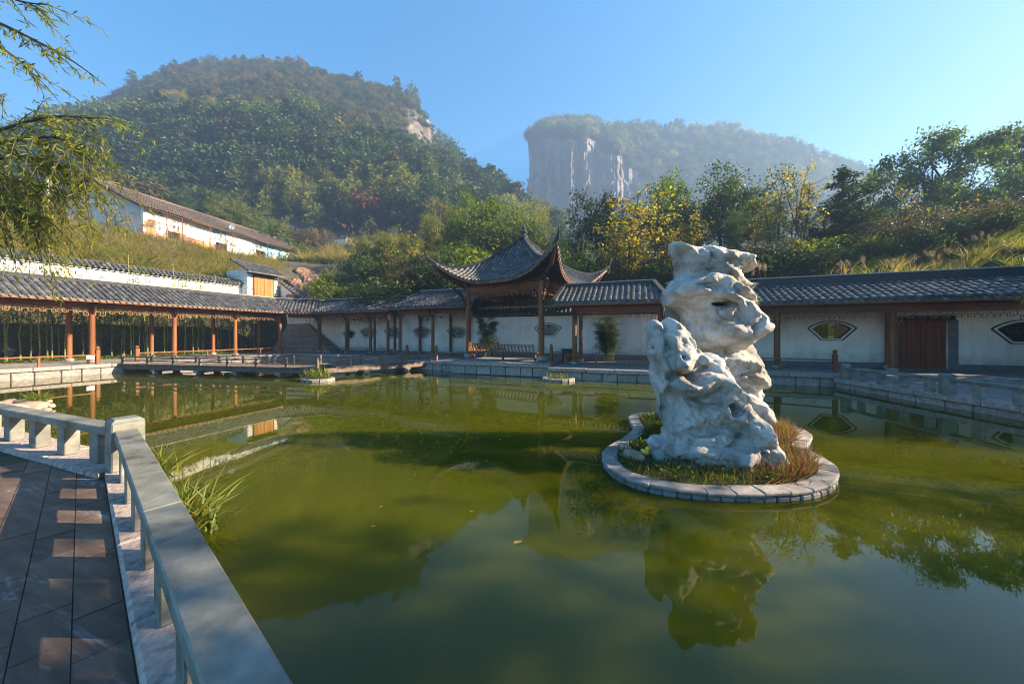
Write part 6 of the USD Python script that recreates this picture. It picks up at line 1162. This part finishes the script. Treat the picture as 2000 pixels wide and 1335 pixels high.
for i, (x, d, yt, tn) in enumerate([(690, 33, 545, 'green'), (650, 40, 520, 'green'), (760, 30, 545, 'dark'), (850, 30, 520, 'olive'), (880, 29, 535, 'dark'), (1180, 27, 500, 'green'), (1210, 26, 490, 'dark'), (1250, 25, 500, 'olive'), (1290, 24, 505, 'dark'), (1330, 25, 480, 'olive'), (1375, 24, 490, 'brown'), (1420, 24, 490, 'olive'), (1465, 23, 470, 'brown'), (1500, 23, 480, 'dark'), (1545, 22, 490, 'olive'), (1590, 23, 470, 'brown'), (1720, 24, 455, 'green'), (1745, 23, 480, 'brown'), (1790, 23, 470, 'dark'), (1835, 24, 452, 'brown'), (1880, 24, 455, 'dark'), (1930, 23, 450, 'green'), (1980, 23, 452, 'dark'), (2030, 23, 450, 'green'), (1150, 28, 478, 'green'), (700, 45, 500, 'dark'), (570, 60, 470, 'green'), (540, 66, 448, 'dark'), (620, 72, 455, 'brown'), (600, 80, 440, 'brown'), (640, 82, 450, 'olive'), (1760, 21.5, 500, 'olive'), (1850, 21.5, 500, 'olive'), (1000, 30, 500, 'olive'), (940, 30, 500, 'green'), (1790, 20.9, -1.7, 'green'), (1832, 21.2, -2.0, 'dark'), (1872, 20.8, -1.6, 'olive'), (1912, 21.1, -2.0, 'green'), (1950, 20.8, -1.8, 'dark'), (1990, 21.0, -1.8, 'green'), (2028, 20.9, -1.9, 'dark'), (1745, 21.3, -1.6, 'dark'), (1560, 21.2, -1.4, 'green'), (1620, 21.3, -1.5, 'dark'), (1354, 22.2, -1.11, 'dark'), (1366, 23.9, -1.10, 'olive'), (1391, 23.4, -2.51, 'green'), (1422, 22.1, -1.59, 'dark'), (1446, 26.0, -1.91, 'green'), (1470, 22.1, -2.52, 'dark'), (1495, 26.1, -1.21, 'olive'), (1521, 22.6, -1.95, 'green'), (1546, 21.2, -2.09, 'dark'), (1573, 24.1, -1.20, 'green'), (1591, 22.5, -2.04, 'green'), (1615, 20.6, -1.65, 'dark'), (1643, 26.5, -1.56, 'olive'), (1668, 23.5, -1.32, 'dark'), (1679, 21.7, -1.68, 'olive'), (1710, 21.2, -1.51, 'green'), (1736, 24.2, -1.71, 'dark'), (1752, 21.6, -2.17, 'brown'), (1788, 23.4, -1.22, 'dark'), (1808, 22.5, -1.39, 'olive'), (1832, 25.0, -1.52, 'green'), (1853, 21.3, -1.07, 'dark'), (1877, 22.5, -1.64, 'green'), (1903, 21.4, -2.54, 'brown'), (1920, 23.8, -1.05, 'dark'), (1952, 26.8, -2.05, 'olive'), (1970, 20.7, -1.65, 'dark'), (1992, 25.9, -1.45, 'olive'), (2028, 22.6, -1.21, 'green')]):
    if yt < 0: zg_ = float(land_z(at(x, d))[0]); yt = HY - (zg_ - yt - EYE) / d * FPX
    mk = min(MARKS, key=lambda m: abs(m[0] - x)); sd_ = 'left' if x < mk[0] else 'right'; SEEN[(tn, mk, sd_)] = SEEN.get((tn, mk, sd_), 0) + 1
    plant('shrub', tn, x, d, yt, f"{('', 'second ', 'third ', 'fourth ', 'fifth ', 'sixth ', 'seventh ', 'eighth ', 'ninth ')[SEEN[(tn, mk, sd_)] - 1]}{dict(green='fresh green', dark='dark leafy', olive='dull olive', brown='brown autumn')[tn]} shrub {sd_} of the {mk[1]}", 1.25, i % 2, group='shrubs on the slopes behind the garden roofs')
for i, (x, yt, lb) in enumerate([(178, 372, 'bare tree before the farmhouse gable, nearer the left'), (214, 430, 'small bare tree before the right part of the farmhouse gable')]): plant('bare', 'bare', x, 35, yt, lb, 1.1, i, ybase=486)
plant('shrub', 'brown', 250, 66, 340, 'red-brown tree top behind the farmhouse ridge', 1.2, 0)
for i, (x, d, yt) in enumerate([(415, 64, 372), (440, 66, 380), (470, 66, 388), (500, 68, 400), (530, 70, 412), (360, 70, 355), (300, 72, 350)]): plant('bamboo', 'green' if i % 2 else 'light', x, d, yt, ['third', 'fourth', 'fifth', 'sixth', 'seventh', 'second', 'first'][i] + ' bamboo clump from the left behind the farmhouse roof', 1.25, i % 2, group='bamboo behind the farmhouse')
# shade tree out of the picture on the right bank, whose shadow lies over the near rail
for (x, y_, h, w_, k_) in [(12.8, 4.2, 8.2, 1.0, 1), (11.6, 2.4, 7.6, 1.1, 0), (15.8, 5.0, 9.8, 1.1, 0), (13.4, .6, 8.4, 1.25, 1), (18.5, 5.6, 11.2, 1.15, 1), (10.8, -1.6, 7.4, 1.2, 0), (17.0, 15.6, 9.6, .9, 1), (21.5, 18.6, 9.5, 1.1, 0)]:
    t0 = made[('broad', 'dark', k_)]; copy_of(t0, (x, y_, .35), x, 'shade tree on the right bank beyond the picture edge', 'shade trees on the right bank', scale=(h / 6 * w_, h / 6 * w_, h / 6))
# courtyard bamboo
plant('bamboo', 'dark', 1195, 19.4, 604, 'dark bamboo bush behind the rail right of the pavilion', 1.45, 0, ybase=706); plant('bamboo', 'dark', 1180, 19.6, 622, 'lower dark bamboo bush left of the bamboo behind the rail', 1.4, 1, ybase=706)
plant('bamboo', 'dark', 957, 21.6, 600, 'bamboo bush standing inside the pavilion opening', 1.15, 1, ybase=697)
plant('bamboo', 'green', 1606, 17.1, 596, 'bamboo seen through the first fan window of the right wall', 1.1, 0)
plant('bamboo', 'green', 1950, 14.9, 588, 'bamboo seen through the fan window at the right edge', 1.1, 1)
# bamboo canes before the retaining wall
def cane(seed, h):
    rng = np.random.default_rng(seed); P = np.array([[.10 * q * q * h * .3, .04 * q, h * q] for q in np.linspace(0, 1, 8)]); P[1:, :2] += rng.normal(size=(7, 2)) * .03; m = [tube(P, np.linspace(.034, .012, 8), 6)]
    for q in np.arange(.25, h, .34): i = q / h * 7; j = min(int(i), 6); c = P[j] + (P[j + 1] - P[j]) * (i - j); m.append(lathe([(.037, -.012), (.040, 0), (.037, .012)], c, 6))
    bl = [(P[min(7, int(q * 7))] + rng.normal(size=3) * [.25, .25, .1], (.42, .42, .24)) for q in np.linspace(.42, 1, 11)]
    return cat_(m), crown(rng, bl, 520, .15, .5, 9, .05, up=-.1, long=4.5)
cp = []
for i in range(4):
    c_, l_ = cane(300 + i, (4.4, 5.0, 5.6, 6.2)[i]); 
    cp.append((c_, l_))
rgc = np.random.default_rng(55); first = {}
for i, yy in enumerate(np.concatenate([np.arange(6.6, 20.8, .27)])):
    k = rgc.integers(4); x = -33.35 + rgc.uniform(0, 2.2); loc = (x, yy + rgc.uniform(-.12, .12), ZW - .02); lb = 'slender bamboo cane with feathery leaves before the dark stone wall'; gp = 'bamboo canes before the stone wall'
    if k not in first:
        t = thing('bamboo_cane', lb, 'bamboo', loc, rgc.uniform(0, 6.28), gp); obj('cane', cp[k][0], BAMBOOC, t); obj('leaves', cp[k][1], F_GREEN, t); first[k] = t
    else: copy_of(first[k], loc, rgc.uniform(0, 6.28), lb, gp, scale=float(rgc.uniform(.85, 1.12)))
rgv = np.random.default_rng(66)
p = np.column_stack([rgv.uniform(-33.5, -30.6, 5200), rgv.uniform(5.5, 20.8, 5200)]); obj('ground_cover', leaves(np.column_stack([p, ZW + rgv.uniform(0, .14, len(p))]), .14, rgv, up=.6), F_MID, None, kind='stuff', label='low green ground cover under the bamboo canes')
# reeds and tall grass on the slopes
def clump(seed, n, h, spread, lean, plume=0):
    rng = np.random.default_rng(seed); ms = []; pl = []
    for _ in range(n):
        a = rng.uniform(0, 6.28); r = abs(rng.normal()) * spread; x = np.array([math.cos(a) * r, math.sin(a) * r, -.05]); d = np.array([math.cos(a), math.sin(a)]) * rng.uniform(.1, lean); dv = np.array([*d, 1.0]); L_ = h * rng.uniform(.5, 1.1); w = rng.uniform(.018, .034); s = np.cross(dv, rng.normal(size=3)); s /= np.linalg.norm(s); V = []
        for i in range(5):
            ww = w * (1, 1, .85, .55, .05)[i]; V += [x - s * ww / 2, x + s * ww / 2]; x = x + dv / np.linalg.norm(dv) * L_ / 4; dv = dv + np.array([*d * 1.1, -.16 * i])
        ms.append((np.array(V), np.array([[q, q + 1, q + 3] for q in range(0, 8, 2)] + [[q, q + 3, q + 2] for q in range(0, 8, 2)])))
    for _ in range(plume):
        d = rng.normal(size=2) * .18; q = np.array([*rng.normal(size=2) * spread, 0]); e = q + np.array([*d * h, h * rng.uniform(1.05, 1.35)]); ms.append(tube([q, e], [.008, .005], 3, False)); t = rng.uniform(0, 1, 60); c = e + np.column_stack([d[0] * t * .5, d[1] * t * .5, -t * .05 + t * .35]); pl.append(leaves(c + rng.normal(size=(60, 3)) * .035, .10, rng, up=-.3, long=5, dirs=np.array([*d * 3, .6])))
    return cat_(ms), (cat_(pl) if pl else None)
CL = [clump(700, 90, 1.35, .16, .55, 0), clump(701, 80, 1.6, .2, .5, 0), clump(702, 70, 1.1, .22, .7, 0), clump(703, 60, 1.6, .2, .5, 5)]
protos = [('green_reed', CL[0][0], F_GRASS), ('tall_reed', CL[1][0], F_GRASS), ('dry_reed', CL[2][0], F_DRY), ('dry_reed', CL[0][0], F_DRY), ('plumed_reed', cat_([CL[3][0]]), F_DRY), ('plume', CL[3][1], F_PLUME), ('leaf_brush', far_tree('shrub', 901), F_GREEN), ('leaf_brush', far_tree('shrub', 902), F_OLIVE)]
def reed_field(name, label, poly, n, weights, scl, seed, dens=None):
    rng = np.random.default_rng(seed); p = in_poly(poly, n, rng); p = p[~shapely.contains_xy(GARDEN, p[:, 0], p[:, 1])]
    idx = rng.choice(len(weights), len(p), p=np.array(weights) / sum(weights)); z = land_z(p) - .05
    extra = idx == 4; P = np.column_stack([p, z]); P = np.vstack([P, P[extra]]); idx = np.concatenate([idx, np.full(extra.sum(), 5)]); sc = rng.uniform(*scl, len(p)); sc = np.concatenate([sc, sc[extra]]); yw = rng.uniform(0, 6.28, len(p)); yw = np.concatenate([yw, yw[extra]])
    scatter(name, label, protos, P, idx, sc, yw)
A2 = lambda *q: Polygon([tuple(at(*k)) for k in q])
reed_field('slope_reeds', 'golden green reeds and tall grass covering the slope below the farmhouse', Polygon([(-35, 3), (-35, 20.6), (-37, 24), (-40, 27), (-44, 31), (-48, 31), (-47.2, 21), (-53, 14), (-50, 4)]), 2300, [1.3, 1.3, 4.6, 4.6, .9, 0, .4, .5], (.6, 1.45), 1)
reed_field('bank_reeds', 'reeds and brush covering the bank behind the right gallery', Polygon([(1.5, 22.2), (2.6, 21.2), (26, 21.2), (40, 30), (26, 36), (0, 34), (-2, 25)]), 2600, [1.8, 1.8, 1.4, 1.2, .2, 0, 4.0, 2.6], (.55, 1.05), 2)
reed_field('middle_reeds', 'brush and reeds on the low ground behind the pavilion', Polygon([(-31, 25.5), (-2, 24), (0, 34), (-8, 48), (-28, 46), (-40, 36), (-36, 30)]), 1900, [2, 2, 1.2, 1.2, .4, 0, 3, 2], (.7, 1.3), 3)
reed_field('field_brush', 'rough grass and brush on the terraced slope under the wood', Polygon([tuple(at(x, d)) for x, d in ((520, 52), (720, 50), (1000, 60), (1050, 92), (700, 96), (300, 96), (-100, 95), (-100, 60), (250, 62))]), 3200, [1, 1, 2, 2, .4, 0, 3, 3], (1.0, 2.2), 4)
g_, b_ = clump(720, 170, 1.25, .22, .5)
xy_ = at(1712, 18.6); tg = obj('reed_tuft', (g_[0] * 1.05 + [*xy_, float(land_z(xy_)[0]) + .1], g_[1]), leafy('sunlit_reed', [(0, (.07, .13, .012)), (.7, (.16, .22, .02)), (1, (.28, .26, .04))], .55), None, label='bright yellow-green reed tuft right above the right gallery ridge', cat='reed tuft')
# skyline trees of the hills
for i, (x, yt, yb, d, tn, lb) in enumerate([(258, 138, 172, 178, 0, 'lone dark pine on the left skyline of the big hill'), (342, 118, 146, 184, 0, 'pine on the skyline left of the hill top'), (413, 108, 138, 184, 2, 'dark round tree on the hill top'), (590, 112, 138, 186, 8, 'red tree on the right shoulder of the hill top'), (568, 111, 138, 186, 8, 'dull red tree left of the other red one on the hill top'), (776, 151, 188, 186, 0, 'lone pine on the hill skyline near the cliff'), (806, 166, 198, 186, 2, 'small dark tree at the top of the hill cliff'), (700, 142, 176, 188, 0, 'pine on the skyline between hill top and cliff'), (822, 312, 356, 130, 8, 'red autumn tree at the foot of the hill cliff'), (250, 340, 372, 88, 8, 'red-brown tree just behind the farmhouse roof')]):
    p = at(x, d, yb); h = (yb - yt) / FPX * d; t = thing(PROTO[tn][0] + '_tree' if PROTO[tn][0] != 'broad' else 'broadleaf_tree', lb, 'tree', p, i * 1.3, scale=(h, h, h)); obj('crown', MESHES[tn], PROTO[tn][1], t); obj('trunk', tube([(0, 0, -.1), (0, 0, .8)], [.03, .01], 5), BARK, t)
# the willow at the left
wl = thing('willow', 'weeping willow whose yellow-green branches hang in from the left edge', 'tree', (0, 0, 0)); rgw = np.random.default_rng(91)
wb = np.array([*at(-420, 7.2), .35]); wt = np.array([*at(-330, 7.2), 5.4])
obj('trunk', tube([wb, wb * .5 + wt * .5 + [0.2, .1, 0], wt], [.30, .22, .15], 9), BARK, wl)
boughs, tw, lv, ld = [], [], [], []
def hang(p, d, L_, droop):
    """One trailing shoot: a thin curve that bends downwards, with lance leaves along it."""
    n = max(5, int(L_ / .11)); P = [p]; dv = np.array(d, float)
    for i in range(n): dv = dv + np.array([0, 0, -droop * .11]) + rgw.normal(size=3) * .03; dv /= np.linalg.norm(dv); P.append(P[-1] + dv * L_ / n)
    P = np.array(P); tw.append(tube(P, np.linspace(.008, .002, len(P)), 3, False)); k = int(L_ / .034); t = rgw.uniform(.08, 1, k) * (len(P) - 1.001); j = t.astype(int)
    lv.append(P[j] + (P[j + 1] - P[j]) * (t - j)[:, None]); dd = P[j + 1] - P[j]; dd /= np.linalg.norm(dd, axis=1)[:, None]; sd = rgw.normal(size=(k, 3)); ld.append(dd * .9 + sd * .45 + [0, 0, -.25])
R3 = np.array([CT, ST, 0])
def bough(pts, n, Lr, droop=1.0, spread=.3):
    """A limb through picture points (px, py, depth) that sheds trailing shoots along its outer part."""
    Q = np.array([at(x, d, y_) for x, y_, d in pts]); Q = np.vstack([wt, Q]); tt = np.linspace(0, 1, len(Q)); u = np.linspace(0, 1, 14); C_ = np.column_stack([np.interp(u, tt, Q[:, k]) for k in range(3)]); C_[1:-1] = (C_[:-2] + C_[1:-1] * 2 + C_[2:]) / 4; tw.append(tube(C_, np.linspace(.05, .006, 14), 5, False))
    for _ in range(n):
        i = rgw.uniform(3, 12.9); j = int(i); p = C_[j] + (C_[j + 1] - C_[j]) * (i - j); d = (C_[j + 1] - C_[j]); d /= np.linalg.norm(d); hang(p, d * .9 + rgw.normal(size=3) * spread, rgw.uniform(*Lr), droop)
bough([(-160, -30, 6.6), (-40, -30, 6.2), (40, 5, 6.0), (95, 10, 6.0)], 22, (.4, .9), .8)
bough([(-150, 10, 6.6), (-30, 30, 6.2), (60, 75, 6.0), (130, 110, 5.9), (192, 155, 5.9)], 26, (.3, .8), .5, .22)
bough([(-160, 60, 6.4), (-40, 70, 6.0), (30, 110, 5.9), (70, 150, 5.9)], 22, (.5, 1.0), 1.3)
bough([(-160, 150, 6.6), (-60, 150, 6.4), (10, 190, 6.2)], 8, (.4, .8), 1.5)
bough([(-170, 240, 6.6), (-40, 270, 6.3), (40, 240, 6.1), (110, 224, 6.0), (185, 232, 6.0)], 40, (.5, 1.2), .9)
bough([(-170, 260, 6.6), (-40, 290, 6.3), (50, 270, 6.1), (120, 265, 6.0), (170, 290, 6.0)], 60, (.8, 1.7), 1.1)
bough([(-170, 300, 6.6), (-40, 320, 6.4), (40, 300, 6.3), (120, 320, 6.2), (170, 350, 6.2)], 60, (.8, 1.8), 1.3)
bough([(-180, 330, 6.8), (-60, 350, 6.6), (30, 350, 6.5), (100, 370, 6.4)], 60, (.9, 1.9), 1.4)
bough([(-180, 380, 6.4), (-60, 390, 6.2), (10, 400, 6.1), (60, 420, 6.1)], 60, (.8, 1.7), 1.6)
bough([(-200, 240, 6.9), (-90, 300, 6.8), (-10, 330, 6.7), (60, 370, 6.6)], 60, (.9, 1.9), 1.5)
obj('branches', cat_(tw), BARK, wl); obj('crown', leaves(np.vstack(lv), .115, rgw, up=-.3, long=6.5, dirs=np.vstack(ld)), F_WILLOW, wl)
# a leafy bamboo twig reaching in at the right edge
lb_ = thing('bamboo_twig', 'leafy bamboo twig reaching in at the right picture edge', 'bamboo'); p_ = at(2060, 9.0, 570); q_ = at(1992, 9.0, 586)
obj('stem', tube([[p_[0] + .5, p_[1] - .2, .35], p_, q_], [.02, .012, .004], 5), BAMBOOC, lb_); k = 60; obj('leaves', leaves(p_ + (q_ - p_) * rgw.uniform(.2, 1.05, (k, 1)) + rgw.normal(size=(k, 3)) * .10, .14, rgw, up=-.2, long=6), F_BAMB, lb_)
P0 = np.array([-5.45, 2.10]); RD = np.array([.951, -.309]); RN = np.array([-RD[1], RD[0]])
def RP(s, t): return P0 + RD * s + RN * t
